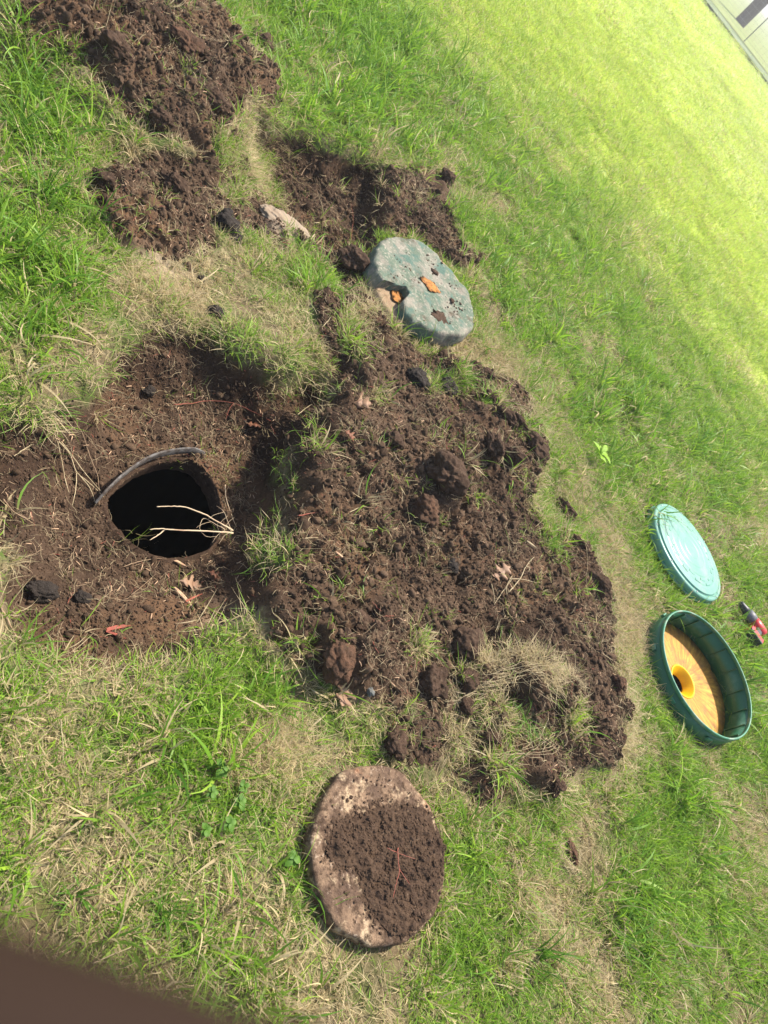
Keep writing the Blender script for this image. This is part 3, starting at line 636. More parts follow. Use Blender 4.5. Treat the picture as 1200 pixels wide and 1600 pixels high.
# ------------------------------------------------------------------ clods and stones
def clod(name, px, py, wpx, hpx, ang, m, label, cat='clod', hz=.7, seed=0, group=None, sink=.3, amp=.35):
    c = gp(px, py); dist = (Vector((0, 0, CAM_H))-c).length; k_ = .72 if 'clay' in name else (.62 if py < 200 or py > 1100 else .88); rx = k_*wpx/FPX*dist/2; ry = k_*hpx/FPX*dist/2
    V, F_ = lump(seed or int(px+py), 5, (1, 1, 1), amp*1.1, .13)
    # orient: picture 'right' on the ground
    e = gp(px+10, py)-c; a0 = math.atan2(e.y, e.x)
    rz = (rx+ry)/2*hz
    V = [(v.x*rx, v.y*ry*1.15, v.z*rz) for v in V]
    o = mesh_obj(name, V, F_, m, None, True, (c.x, c.y, c.z+rz*(1-2*sink)), (random.uniform(-.15, .15), random.uniform(-.15, .15), a0-R(ang)))
    tag(o, label, cat, group); return o
GC = 'clods of dug soil'
for a in ((662,802,50,44,0,'clod_red','rounded clod with a rusty right side in the middle of the heap'),
          (690,745,72,62,20,'clod','tallest smooth soil lump just above the rusty clod'),
          (524,1035,52,62,20,'clod_red','flat topped reddish brown clod left of the crumbs by the tan oak leaf'),
          (672,1063,50,50,0,'clod','round dark fibrous clod at the lower edge of the heap'),
          (727,1068,40,34,10,'clod','small round clod right of the fibrous one'),
          (724,1012,62,50,0,'clod','wide fibrous clod above the small round one'),
          (723,1105,38,40,0,'clod','brown clod under the straw below the small round one'),
          (765,625,26,24,20,'clod','round clod at the upper right of the heap'),
          (788,655,20,40,-30,'clod','narrow upright clod, left of the row at the right side'),
          (806,665,18,42,-25,'clod','narrow upright clod, right of the row at the right side'),
          (768,700,26,50,-35,'clod','elongated slanting clod in the row at the right side'),
          (795,712,26,44,-35,'clod','last elongated clod before the dry edge at the right side'),
          (835,700,40,36,0,'clod','broad clod against the straw edge at the right'),
          (694,281,28,26,0,'clod','clod perched at the corner of the upper dug strip beside lawn'),
          (548,410,42,40,0,'clod','round purple brown clod left of the broken green lid'),
          (408,72,42,40,0,'clod','dark clod at the right end of the far soil heap'),
          (865,1228,36,36,0,'clod','big dark clod at the bottom tip of the heap'),
          (930,915,46,24,50,'clod','long clod on the right edge of the heap'),
          (905,855,18,30,-20,'clod','small upright clod beside the dried turf lump'),
          (963,1070,28,24,0,'clod_red','tan crumbly clod at the right corner of the heap'),
          (560,975,34,30,0,'clod','lumpy clod above the crumbs by the lower edge'),
          (540,1000,32,28,0,'clod','second lumpy clod nearest the flat topped one'),
          (590,985,26,24,0,'clod','small lumpy clod right of the other two'),
          (612,1165,50,60,20,'clod','soil lump just above the round brown lid'),
          (765,1155,40,36,0,'clod','dark clod in the grass at the lower middle'),
          (610,690,40,32,10,'clod','low lump left of the tallest one'),
          (880,800,22,34,-15,'clod','rounded clod under the straw right edge'),
          (270,290,34,30,0,'clod','brown clod in the rough patch at the upper left'),
          (160,285,30,26,0,'clod','small brown clod left in the rough patch'),
          (335,165,60,40,40,'clod','slanting lump at the near foot of the far soil heap'),
          (250,190,50,36,50,'clod','dark lump at the lower left of the far soil heap'),
          (180,80,60,44,40,'clod','broad lump in the left half of the far soil heap'),
          (290,80,60,40,40,'clod_red','reddish lump in the middle of the far soil heap'),
          (760,290+300,30,20,0,'clod','flat clod touching the lawn edge below the broken lid'),
          (886,322+0,10,10,0,'clod','tiny crumb in the lawn')):
    if a[0] == 886: continue
    clod('soil_clod', a[0], a[1], a[2], a[3], a[4], M[a[5]], a[6], 'clod', group=GC, hz=.8, sink=.22)
clod('dark_clay_lump', 350,350,50,44,40, M['clay_dark'], 'black wet clay lump in the grass left of the upper pit', 'clay lump', seed=5)
clod('dark_clay_lump', 368,372,34,26,-30, M['clay_dark'], 'smaller black clay lump touching the wet one by the upper pit', 'clay lump', seed=6)
clod('dark_clay_lump', 337,490,36,24,0, M['clay_dark'], 'black clay lump at the upper edge of the hole basin', 'clay lump', seed=7)
clod('dark_clay_lump', 316,438,20,16,0, M['clay_dark'], 'tiny black clay lump in the thin grass above the basin', 'clay lump', seed=8)
clod('dark_clay_lump', 64,925,60,34,15, M['clay_dark'], 'large grey black clay lump at the left edge of the basin', 'clay lump', seed=9, hz=.6)
clod('dark_clay_lump', 128,934,30,20,20, M['clay_dark'], 'small grey clay lump below and left of the hole', 'clay lump', seed=10)
clod('dark_clay_lump', 232,612,22,20,0, M['clay_dark'], 'small dark clay lump on the slope above the hole', 'clay lump', seed=11)
clod('dark_clay_lump', 700,605,34,34,0, M['clay_dark'], 'black clay lump between the tufts below the broken green lid', 'clay lump', seed=12)
clod('dark_clay_lump', 650,592,44,40,20, M['clay_dark'], 'dark grey clay lump left of the pale green tuft', 'clay lump', seed=13)
clod('dark_clay_lump', 735,855,26,18,0, M['clay_dark'], 'flat shiny dark clay piece, upper of two in mid heap', 'clay lump', seed=14, hz=.3)
clod('dark_clay_lump', 708,885,24,30,0, M['clay_dark'], 'flat shiny dark clay piece, lower of two in mid heap', 'clay lump', seed=15, hz=.3)
clod('dark_clay_lump', 398,953,16,20,0, M['clay_dark'], 'small dark clay lump at the grass edge below right of the hole', 'clay lump', seed=16)
M['stone'] = mat('stone', (.27, .21, .15), .9, [(30, (.28, .2, .13), .45, .65, 1), (90, (.42, .36, .28), .58, .72, 2)], [(60, .6, .006)])
clod('pale_stone', 447,353,76,48,42, M['stone'], 'pale sandy stone slab at the near lip of the upper pit', 'stone', seed=23, hz=.3, amp=.25, sink=.5)
M['pebble'] = mat('pebble', (.13, .13, .12), .8, [(60, (.2, .2, .19), .5, .7, 1)], [(80, .3, .003)])
clod('pebble', 577,1081,13,15,0, M['pebble'], 'small bluish grey pebble beside the pale oak leaf', 'pebble', seed=18, hz=.8, sink=.2)
clod('stone', 893,1330,26,44,-15, M['clod_red'], 'bare lump of reddish soil inside the curved dry strands', 'clod', seed=19, hz=.4)
M['hay'] = mat('hay', (.26, .17, .10), .9, [(50, (.4, .3, .18), .5, .7, 1)], [(90, .8, .006)])

# ------------------------------------------------------------------ fallen leaves
def oak_leaf(px, py, Lpx, ang, m, label, seed):
    rd = random.Random(seed); c = gp(px, py, .016); L = 1.3*Lpx/FPX*(Vector((0, 0, CAM_H))-c).length
    half = [(0, .0), (.05, .03), (.15, .05), (.22, .20), (.30, .26), (.33, .10), (.42, .09), (.50, .30), (.60, .36), (.60, .16), (.68, .12), (.78, .26), (.86, .24), (.84, .10), (.92, .09), (1.0, 0)]
    V, F_ = [], []; n = len(half)
    for x_, y_ in half:
        for s in (-1, 0, 1):
            yy = s*y_*rd.uniform(.8, 1.15); V.append(((x_-.5)*L, yy*L, L*(.22*(yy**2)*4*rd.uniform(.5, 1.3)+.10*math.sin(x_*5+seed))))
    for i in range(n-1): F_ += [(3*i, 3*i+1, 3*i+4, 3*i+3), (3*i+1, 3*i+2, 3*i+5, 3*i+4)]
    e = gp(px+10, py)-gp(px, py); a0 = math.atan2(e.y, e.x)
    o = empty('oak_leaf', c, (rd.uniform(-.2, .2), rd.uniform(-.2, .2), a0-R(ang)))
    b = mesh_obj('leaf_blade', V, F_, m, o); sd2 = b.modifiers.new('solid', 'SOLIDIFY'); sd2.thickness = .0006
    mb = MB().add(*tube([(-.62*L, 0, .0), (-.5*L, 0, L*.10*math.sin(seed)), (-.1*L, 0, L*.10*math.sin(2+seed)+.001)], [.0009, .0009, .0005], 5, 3)); mb.build('stalk', M['root_tan'], o)
    tag(o, label, 'leaf', 'fallen oak leaves')
oak_leaf(783, 893, 34, 165, M['oak_leaf'], 'tan lobed oak leaf at the foot of the dry weed stalk', 1)
oak_leaf(543, 1078, 44, 110, M['oak_leaf'], 'curled pale oak leaf with deep lobes beside the grey pebble', 2)
oak_leaf(560, 626, 34, 30, M['oak_leaf'], 'torn tan oak leaf on the soil below the trench', 3)
oak_leaf(398, 664, 20, 0, M['oak_leaf_red'], 'small reddish brown leaf at the end of the long twig', 4)
oak_leaf(546, 680, 18, 60, M['oak_leaf_red'], 'small curled red brown leaf left of middle on the heap', 5)
oak_leaf(336, 900, 20, 20, M['oak_leaf_red'], 'small brown leaf below right of the hole', 6)
oak_leaf(298, 912, 34, 0, M['oak_leaf'], 'dull tan leaf half buried above the pale wood chip', 7)

# ------------------------------------------------------------------ small plants
def leaf_geo(c, az, L, W, tilt, curl=.5, n=6, roundness=.5):
    V, F_ = [], []; d = Vector((math.cos(az), math.sin(az), 0)); s = Vector((-d.y, d.x, 0))
    for i in range(n+1):
        u = i/n; wv = W/2*math.sin(math.pi*u**roundness)**.8 if 0 < u < 1 else W*.03
        p = c+d*L*u*math.cos(tilt)+Vector((0, 0, L*(u*math.sin(tilt)-curl*u*u*.6)))
        V += [p-s*wv+Vector((0, 0, wv*.25)), p, p+s*wv+Vector((0, 0, wv*.25))]
    for i in range(n): F_ += [(3*i, 3*i+1, 3*i+4, 3*i+3), (3*i+1, 3*i+2, 3*i+5, 3*i+4)]
    return V, F_
def weed(name, px, py, spx, nl, m, label, cat, W=.6, tilt=.5, z0=.012, lift=.0, rnd=.8):
    c = gp(px, py); L = spx/FPX*(Vector((0, 0, CAM_H))-c).length; o = empty(name, c)
    for i in range(nl):
        az = i*2.4+random.uniform(-.3, .3); q = Vector((0, 0, z0+lift*i/nl)); l = L*random.uniform(.7, 1.1)
        V, F_ = leaf_geo(q, az, l, l*W*random.uniform(.8, 1.1), tilt+random.uniform(-.15, .15), .5, roundness=rnd)
        mesh_obj('leaf', V, F_, m, o)
    MB().add(*tube([(0, 0, -.01), (0, 0, z0+lift)], [.0013, .001], 5, 2)).build('stem', m, o)
    tag(o, label, cat); return o
weed('seedling', 922, 718, 24, 7, M['leaf_lime'], 'bright lime seedling with pointed leaves in the lawn right of the heap', 'plant', .42, .5, .05, .03)
for i, (a, b, lab) in enumerate(((322,1242,'round leaved weed at the left of the low weed patch'),(365,1256,'round leaved weed at the right of the low weed patch, upper'),(312,1300,'round leaved weed, lowest left of the low weed patch'),(350,1290,'round leaved weed in the centre of the low weed patch'),
                              (340,1205,'round leaved weed at the top of the low weed patch'),(448,1345,'round leaved weed against the left side of the brown lid'),(372,1232,'round leaved weed just right of the patch top'))):
    weed('broadleaf_weed', a, b, random.uniform(11, 15), random.choice((5, 6, 7)), M['leaf_green'], lab, 'weed', .8, random.uniform(.15, .5), .024, .012, 1.0)['group'] = 'low round leaved weeds'
def longtuft(px, py, spx, nb, label, lean=.5, m=None, wid=.006, dry=0):
    c = gp(px, py); L = spx/FPX*(Vector((0, 0, CAM_H))-c).length; mb = MB()
    for i in range(nb):
        az = random.uniform(0, 6.28); l = L*random.uniform(.55, 1.1); n = 7; p = Vector((random.gauss(0, .008), random.gauss(0, .008), 0)); th = abs(random.gauss(lean, .25)); V, F_ = [], []
        s = Vector((-math.sin(az), math.cos(az), 0)); w0 = wid*random.uniform(.6, 1.1)
        for k in range(n+1):
            u = k/n; wv = w0/2*(1-u**2)+.0002; V += [p-s*wv+Vector((0, 0, wv*.5)), p, p+s*wv+Vector((0, 0, wv*.5))]
            an = th+1.2*u*u; p = p+Vector((math.sin(an)*math.cos(az), math.sin(an)*math.sin(az), math.cos(an)))*l/n
        for k in range(n): F_ += [(3*k, 3*k+1, 3*k+4, 3*k+3), (3*k+1, 3*k+2, 3*k+5, 3*k+4)]
        mb.add(V, F_)
    o = mb.build('grass_clump', m or M['leaf_green'], None, loc=c); tag(o, label, 'grass clump', 'clumps of long grass'); return o
longtuft(842,1490,70,14,'tall broad bladed grass clump near the bottom centre')
longtuft(70,310,80,16,'tall broad bladed grass clump at the left edge by the rough patch')
longtuft(150,340,60,9,'wide bladed grass clump reaching over the rough soil patch')
longtuft(30,200,70,12,'tall broad bladed grass clump at the upper left edge')
longtuft(95,640,40,14,'grass clump overhanging the left bank of the hole', .9, wid=.004)
longtuft(820,1125,46,30,'long pale green grass clump on the lower right of the heap', 1.1, wid=.0035)
longtuft(850,1150,40,24,'drooping grass clump right below the long pale green one', 1.2, wid=.003)
longtuft(685,590,26,14,'small pale green grass clump below the broken green lid', .7, wid=.004)
longtuft(508,620,22,10,'small fine grass clump below the cut turf bank', .7, wid=.003)
longtuft(565,675,20,6,'tiny grass clump in the middle of the upper heap', .9, wid=.003)
longtuft(662,1005,28,9,'yellowing grass clump pulled out on the heap above the fibrous clod', .9, M['leaf_lime'], .003)
longtuft(455,760,30,24,'narrow grass clump on the ridge right of the hole', .8, wid=.003)
longtuft(415,865,34,30,'low grass clump on the ridge below right of the hole', .9, wid=.003)
longtuft(715,1050,26,26,'blond dead grass clump beside the small round clod', .7, M['straw'], .002)
longtuft(250,1430,50,20,'grass clump in front of the blurred finger at the bottom left', .6, wid=.004)
longtuft(120,1300+100,40,14,'grass clump at the far bottom left', .8, wid=.004)
longtuft(1010,1490,60,12,'leaning broad bladed grass clump at the lower right', .8)
longtuft(950,1450,50,10,'leaning broad bladed grass clump left of the lower right one', .8)
longtuft(620,55,60,20,'tall grass clump at the top beside the far soil heap', .6, wid=.005)
longtuft(520,90,50,16,'tall grass clump behind the corner of the far soil heap', .6, wid=.005)

# ------------------------------------------------------------------ teal lid
def ground_frame(px, py, z=0.0):
    p = at(px, py, z); return p
def plastic(name, c, c2, rough=.45, dirt=None, bump=.15):
    L = [(6, c2, .35, .7, 1)]
    if dirt: L.append((11, dirt, .50, .75, 2)); L.append((60, tuple(c*.8 for c in dirt), .60, .74, 3))
    return mat(name, c, rough, L, [(90, bump, .002)], .5)
M['teal'] = plastic('teal', (.115, .29, .215), (.155, .34, .265), .36, (.25, .36, .28))
M['teal_dull'] = plastic('teal_dull', (.05, .19, .13), (.08, .24, .17), .5, (.2, .25, .17))
lid = empty('septic_cover', (LC.x, LC.y, 0), (R(-2), R(2), .3)); tag(lid, 'round teal plastic lid with concentric rings lying on the lawn', 'lid')
rl = .288; prof = [(rl-.004, .012), (rl, .016), (rl, .044), (rl-.004, .050), (rl-.014, .052), (rl-.020, .051), (rl-.022, .046), (rl-.026, .046), (rl-.030, .053)]
rr_ = rl-.03
while rr_ > .02:
    hh = .053+.017*(1-(rr_/rl)**2)
    if any(abs(rr_-q) < .006 for q in (.215, .165, .115, .06)): hh -= .0018
    prof.append((rr_, hh)); rr_ -= .004
prof.append((.0005, .071))
V, F_ = lathe(prof, 128); panel = mesh_obj('lid_panel', V, F_, M['teal'], lid)
V, F_ = lathe([(rl-.012, .004), (rl+.006, .004), (rl+.008, .010), (rl+.004, .018), (rl-.012, .018)], 128, close=True); mesh_obj('lid_flange', V, F_, M['teal_dull'], lid)
for k in range(24):                                     # raised tread bars between the rings
    a = k*math.pi/12
    for j, (r0, r1) in enumerate(((.172, .188), (.194, .209))):
        if (k+j) % 2: continue
        V, F_ = [], []; n = 8; da = .105
        for i in range(n+1):
            t_ = a-da+2*da*i/n
            for r_, dz in ((r0, -.001), (r0+.002, .0015), (r1-.002, .0015), (r1, -.001)):
                V.append((r_*math.cos(t_), r_*math.sin(t_), .053+.017*(1-(r_/rl)**2)+dz))
        for i in range(n):
            for q in range(3): F_.append((i*4+q, i*4+q+1, i*4+q+5, i*4+q+4))
        F_ += [(0, 1, 2, 3), (n*4+3, n*4+2, n*4+1, n*4)]
        mesh_obj('tread_bar', V, F_, M['teal'], panel)
M['screw'] = mat('screw', (.55, .55, .53), .35, None, None, .5)
for k in range(8):
    a = k*math.pi/4+.2; V, F_ = lathe([(.0001, .0035), (.003, .003), (.0045, .001), (.0045, -.002)], 12)
    V = [(x_+(rl-.012)*math.cos(a), y_+(rl-.012)*math.sin(a), z_+.052) for x_, y_, z_ in V]; mesh_obj('screw', V, F_, M['screw'], lid)

# ------------------------------------------------------------------ green riser ring with yellow base
M['ring_green'] = plastic('ring_green', (.016, .105, .04), (.022, .13, .055), .38, (.10, .20, .12))
M['ring_rim'] = plastic('ring_rim', (.04, .19, .10), (.06, .23, .13), .45, (.36, .40, .30), .4)
def rust(t, cur, tc, b):
    v = t.nodes.new('ShaderNodeVectorMath'); v.operation = 'LENGTH'; t.links.new(tc.outputs['Object'], v.inputs[0])
    ga = t.nodes.new('ShaderNodeTexGradient'); ga.gradient_type = 'RADIAL'; t.links.new(tc.outputs['Object'], ga.inputs[0])
    cb = t.nodes.new('ShaderNodeCombineXYZ'); 
    m1 = t.nodes.new('ShaderNodeMath'); m1.operation = 'MULTIPLY'; m1.inputs[1].default_value = 9; t.links.new(v.outputs['Value'], m1.inputs[0])
    m2 = t.nodes.new('ShaderNodeMath'); m2.operation = 'MULTIPLY'; m2.inputs[1].default_value = 60; t.links.new(ga.outputs[1], m2.inputs[0])
    t.links.new(m1.outputs[0], cb.inputs[0]); t.links.new(m2.outputs[0], cb.inputs[1])
    n = t.nodes.new('ShaderNodeTexNoise'); n.inputs['Scale'].default_value = 1.0; n.inputs['Detail'].default_value = 8; n.inputs['Roughness'].default_value = .75; t.links.new(cb.outputs[0], n.inputs['Vector'])
    mr = t.nodes.new('ShaderNodeMapRange'); mr.inputs[1].default_value = .38; mr.inputs[2].default_value = .62; t.links.new(n.outputs[0], mr.inputs[0])
    c = mixrgb(t, mr.outputs[0], cur, (.30, .13, .025))
    return mixrgb(t, noisef(t, tc, 14, .5, .72, 9), c, (.22, .12, .05))
M['yellow_base'] = mat('yellow_base', (.72, .39, .06), .65, [(7, (.60, .29, .04), .4, .6, 1)], [(60, .5, .004), (200, .4, .002)], .3, rust)
M['yellow'] = mat('yellow', (.85, .47, .005), .5, [(20, (.75, .38, .005), .4, .7, 1)], [(50, .2, .003)], .3)
rg = empty('riser_ring', (RC.x, RC.y, 0), (R(2), R(-2), .2)); tag(rg, 'dark green open plastic ring with rusty yellow base plate and centre hole', 'riser ring')
ro = .300
V, F_ = lathe([(ro+.002, -.06), (ro+.002, .055), (ro-.001, .058), (ro-.001, RZ-.014), (ro-.008, RZ-.014), (ro-.011, -.06)], 120, close=True); rwall = mesh_obj('ring_wall', V, F_, M['ring_green'], rg)
V, F_ = lathe([(ro-.010, RZ-.014), (ro-.009, RZ-.002), (ro-.008, RZ), (ro-.003, RZ), (ro-.001, RZ-.003), (ro+.002, RZ-.014)], 120, close=True); mesh_obj('rim', V, F_, M['ring_rim'], rg)
for k in range(18):
    a = k*math.pi/9+.1; c_ = Vector((math.cos(a)*(ro-.013), math.sin(a)*(ro-.013), .028)); V, F_ = box(c_, (.008, .004, .11), a); bevel(mesh_obj('wall_rib', V, F_, M['ring_green'], rwall, False), .0015)
for k in range(8):
    a = k*math.pi/4+.3; c_ = Vector((math.cos(a)*(ro+.007), math.sin(a)*(ro+.007), .055)); V, F_ = box(c_, (.008, .03, .02), a); bevel(mesh_obj('outer_lug', V, F_, M['ring_rim'], rwall, False), .003)
def nj(a):
    v = 1
    for k in range(4):
        d = (a-(.9+k*1.57)+math.pi) % (2*math.pi)-math.pi
        if abs(d) < .05: v = .955
    return v
V, F_ = lathe([(.0775, -.03), (.078, -.003), (.082, -.003), (.15, -.001), (.24, .001), (.289, .002), (.289, -.02)], 128, lambda a: 1)
V = [((x_*nj(math.atan2(y_, x_)), y_*nj(math.atan2(y_, x_)), z_) if math.hypot(x_, y_) > .28 else (x_, y_, z_)) for x_, y_, z_ in V]
mesh_obj('base_plate', V, F_, M['yellow_base'], rg, loc=(0, 0, -.035))
V, F_ = lathe([(.042, -.050), (.046, -.035), (.072, -.002), (.075, .0012), (.080, .0008), (.082, -.003), (.078, -.012), (.052, -.050)], 72, close=True); mesh_obj('centre_collar', V, F_, M['yellow'], rg, loc=(0, 0, -.035))
V, F_ = lathe([(.0005, -.042), (.0455, -.042)], 48); mesh_obj('hole_dark_disc', V, F_, M['black'], rg, loc=(0, 0, -.035))  # black disc stands in for the dark depth of the hole

# ------------------------------------------------------------------ round brown concrete lid with soil on it
def lid_dirt(t, cur, tc, b):
    a = sep(t, attr(t, 'gmask').outputs['Color'])[0]; n = noisef(t, tc, 60, .3, .7, 31, 8)
    ad = t.nodes.new('ShaderNodeMath'); ad.operation = 'ADD'; t.links.new(a, ad.inputs[0]); t.links.new(n, ad.inputs[1])
    mr = t.nodes.new('ShaderNodeMapRange'); mr.inputs[1].default_value = .48; mr.inputs[2].default_value = .85; t.links.new(ad.outputs[0], mr.inputs[0])
    return mixrgb(t, mr.outputs[0], cur, mixrgb(t, noisef(t, tc, 150, .4, .7, 32), S_DK, S_MD))
M['conc_brown'] = mat('conc_brown', (.28, .185, .115), .92, [(9, (.11, .07, .048), .40, .56, 2), (15, (.46, .34, .21), .53, .60, 4), (70, (.50, .38, .27), .58, .68, 5), (40, (.075, .048, .034), .54, .66, 6), (12, (.27, .12, .06), .6, .72, 7)], [(35, .8, .008), (180, .8, .003)], .12, lid_dirt)
rc = .214
cl_ = empty('concrete_lid', (CC.x, CC.y, tz(CC.x, CC.y)), (0, 0, 0)); tag(cl_, 'round brown weathered concrete lid lying flat on the grass, partly covered in soil', 'lid')
def jr(a): return 1+.012*math.sin(3*a+1)+.008*math.sin(7*a)+.006*math.sin(13*a+2)
pr = [(.0005, .05)]+[(rc*k/40, .05+.001*math.sin(k*1.3)) for k in range(1, 38)]+[(rc*.965, .0485), (rc*.99, .044), (rc, .034), (rc*1.0, .004), (rc*.98, -.004)]
V, F_ = lathe(pr, 160, jr)
V = [Vector(v) for v in V]
from mathutils import noise as mn
V = [v+Vector((v.x, v.y, 0)).normalized()*(.0035*mn.noise(v*40)+.004*mn.noise(v*14))*(1 if v.length > .2 else 0)+Vector((0, 0, .0022*mn.noise(v*60)+.0015*mn.noise(v*150))) for v in V]
slab = mesh_obj('lid_slab', V, F_, M['conc_brown'], cl_)
# heap of soil lying on it
ctr = at(615, 1370, .055)
loc_ = Vector((CC.x, CC.y, tz(CC.x, CC.y)+.0525)); ax = (at(595, 1460, .05)-at(640, 1260, .05)); aa = math.atan2(ax.y, ax.x)
nx2 = 110; V, F_ = [], []; g2 = np.linspace(-.21, .21, nx2); GXX, GYY = np.meshgrid(g2, g2)
pxx, pyy, _f = proj(GXX+loc_.x, GYY+loc_.y, loc_.z+0*GXX)
hm = pip(pxx+30*(fbm(GXX, GYY, 30, 4, 3)-.5)*2, pyy+30*(fbm(GXX, GYY, 30, 4, 4)-.5)*2, [(505,1315),(520,1285),(560,1272),(600,1262),(650,1262),(680,1280),(692,1310),(696,1350),(684,1400),(655,1445),(612,1462),(588,1440),(572,1400),(555,1370),(545,1340),(520,1330)]).astype(float)
k_ = np.exp(-np.linspace(-2, 2, 13)**2); k_ /= k_.sum()
hb = np.apply_along_axis(lambda q: np.convolve(q, k_, 'same'), 0, hm); hb = np.apply_along_axis(lambda q: np.convolve(q, k_, 'same'), 1, hb)
hw = hb.copy()
k_ = np.exp(-np.linspace(-2, 2, 31)**2); k_ /= k_.sum()
for ax_ in (0, 1): hw = np.apply_along_axis(lambda q: np.convolve(q, k_, 'same'), ax_, hw)
zz = hb*.006-.003+hb*(.010*bumps(GXX, GYY, .04, 3)+.006*bumps(GXX, GYY, .016, 4)+.016*(fbm(GXX, GYY, 70, 4, 7)-.5)-.004)
zz = np.where(hb < .3, np.minimum(zz, -.002), zz)
vid = np.arange(nx2*nx2).reshape(nx2, nx2); okm = (hb > .25) & (np.hypot(GXX, GYY) < rc*.955)
V = np.stack([GXX, GYY, zz], -1).reshape(-1, 3)
for j in range(nx2-1):
    for i in range(nx2-1):
        if okm[j, i] and okm[j+1, i] and okm[j, i+1] and okm[j+1, i+1]: F_.append((vid[j, i], vid[j, i+1], vid[j+1, i+1], vid[j+1, i]))
used = sorted({i for f in F_ for i in f}); rm = {u: k for k, u in enumerate(used)}
V = [tuple(V[u]) for u in used]; F_ = [tuple(rm[i] for i in f) for f in F_]
sl = np.array([tuple(v.co) for v in slab.data.vertices]); u_ = np.clip((sl[:, 0]-(loc_.x-CC.x)+.21)/.42*(nx2-1), 0, nx2-1).astype(int); v_ = np.clip((sl[:, 1]-(loc_.y-CC.y)+.21)/.42*(nx2-1), 0, nx2-1).astype(int)
dw = hw[v_, u_]; ca = slab.data.color_attributes.new('gmask', 'FLOAT_COLOR', 'POINT'); ca.data.foreach_set('color', np.stack([dw, dw, dw, dw*0+1], -1).ravel())
mb = MB().add(V, F_); LV, LF = lump(300, 2, (1, .9, .8), .4, .2)
LVS = [lump(300+k, 2, (1, random.uniform(.6, 1), random.uniform(.35, .6)), .5, .3)[0] for k in range(6)]
for _ in range(8000):
    j, i = random.randrange(nx2), random.randrange(nx2)
    if math.hypot(g2[i], g2[j]) > rc*.97: continue
    if hw[j, i] < random.uniform(.04, .8) and not (random.random() < .08 and math.hypot(g2[i]-(CC.x-loc_.x), g2[j]-(CC.y-loc_.y)) < .19): continue
    r_ = .0010+.0042*random.random()**4; q = Matrix.Rotation(random.uniform(0, 6), 3, 'Z')@Matrix.Rotation(random.gauss(0, .35), 3, 'X'); jx, jy = random.uniform(-.002, .002), random.uniform(-.002, .002)
    mb.add([q@v*r_+Vector((g2[i]+jx, g2[j]+jy, max(zz[j, i], -.001)+r_*.1)) for v in random.choice(LVS)], LF)
o = mb.build('soil_pile', M['crumb_plain'], None, loc=loc_, smooth=False); tag(o, 'pile of dark crumbly soil lying on top of the round brown lid', 'soil pile')
stick('root', [(622,1325),(622,1345),(624,1360),(618,1385),(614,1402)], .0014, M['root_red'], 'thin red root lying on the soil of the round brown lid', 'root', zs=[.085]*5, branches=[([(624,1358),(632,1370),(641,1382)], .084), ([(605,1325),(625,1334),(648,1342)], .083)])

# ------------------------------------------------------------------ broken green-painted concrete lid
M['conc_green'] = mat('conc_green', (.115, .15, .105), .85, [(8, (.24, .215, .17), .46, .60, 4), (60, (.33, .295, .235), .52, .64, 5), (13, (.10, .078, .052), .54, .70, 6), (9, (.09, .145, .112), .52, .6, 8)], [(40, .7, .006), (160, .6, .002)], .2)
M['conc_raw'] = mat('conc_raw', (.34, .25, .16), .92, [(14, (.30, .2, .12), .42, .62, 4), (60, (.5, .42, .32), .6, .7, 5)], [(40, .8, .006), (160, .6, .002)], .15)
M['rust'] = mat('rust', (.42, .18, .05), .95, [(45, (.20, .09, .035), .45, .6, 4), (120, (.55, .33, .15), .55, .7, 5)], [(50, .8, .006)], .15)
BZ = .085
top_px = [(600,372),(625,368),(655,376),(685,396),(712,424),(733,458),(744,490),(741,512),(722,524),(700,522),(672,514),(648,500),(634,488),(630,470),(640,458),(634,447),(618,443),(608,436),(597,437),(590,425),(584,405),(590,384)]
BC0 = at(662, 455, 0); gz = tz(BC0.x, BC0.y); BZ = gz+.115; BC = at(662, 450, BZ)
bl_ = empty('broken_lid', (BC.x, BC.y, gz)); tag(bl_, 'thick broken round lid with flaking green paint and rusty chips beside the dug strip', 'lid')
tp = [at(a, b, BZ)-Vector((BC.x, BC.y, gz)) for a, b in top_px]
def cr(P_, n):
    o_ = []; L = len(P_)
    for i in range(n):
        u = i/n*L; a = int(u); f = u-a; P = [P_[(a+k-1) % L] for k in range(4)]
        o_.append(.5*((2*P[1])+(P[2]-P[0])*f+(2*P[0]-5*P[1]+4*P[2]-P[3])*f*f+(3*P[1]-P[0]-3*P[2]+P[3])*f**3))
    return o_
n = 150; rim = []
for i in range(n):
    u = i/n*len(tp); a = int(u); q = tp[a].lerp(tp[(a+1) % len(tp)], u-a); rim.append(q+Vector((q.x, q.y, 0)).normalized()*(.004*mn.noise(q*60)+.003*mn.noise(q*140))); V, F_ = [], []
lv = [(k/14, 0) for k in range(0, 14)]+[(.955, -.001), (.985, -.006), (1.0, -.016), (1.01, -.05), (1.015, -.078), (1.0, -.086), (.96, -.09)]
for sc, dz in lv:
    for q in rim:
        v = Vector((q.x*max(sc, .003), q.y*max(sc, .003), q.z+dz)); k = .008*mn.noise(v*14)+.004*mn.noise(v*45)+.0015*mn.noise(v*130)
        V.append(v+Vector((v.x, v.y, 0)).normalized()*k*(sc > .9)*1.5+Vector((0, 0, k*1.1)))
for l in range(len(lv)-1):
    for i in range(n): j = (i+1) % n; F_.append((l*n+i, l*n+j, (l+1)*n+j, (l+1)*n+i))
F_.append(tuple((len(lv)-1)*n+i for i in range(n)))
mesh_obj('painted_top', V, F_, M['conc_green'], bl_)
low_px = [(600,372),(655,376),(712,424),(740,480),(735,505),(700,520),(668,522),(636,512),(612,496),(594,472),(583,445),(580,410)]
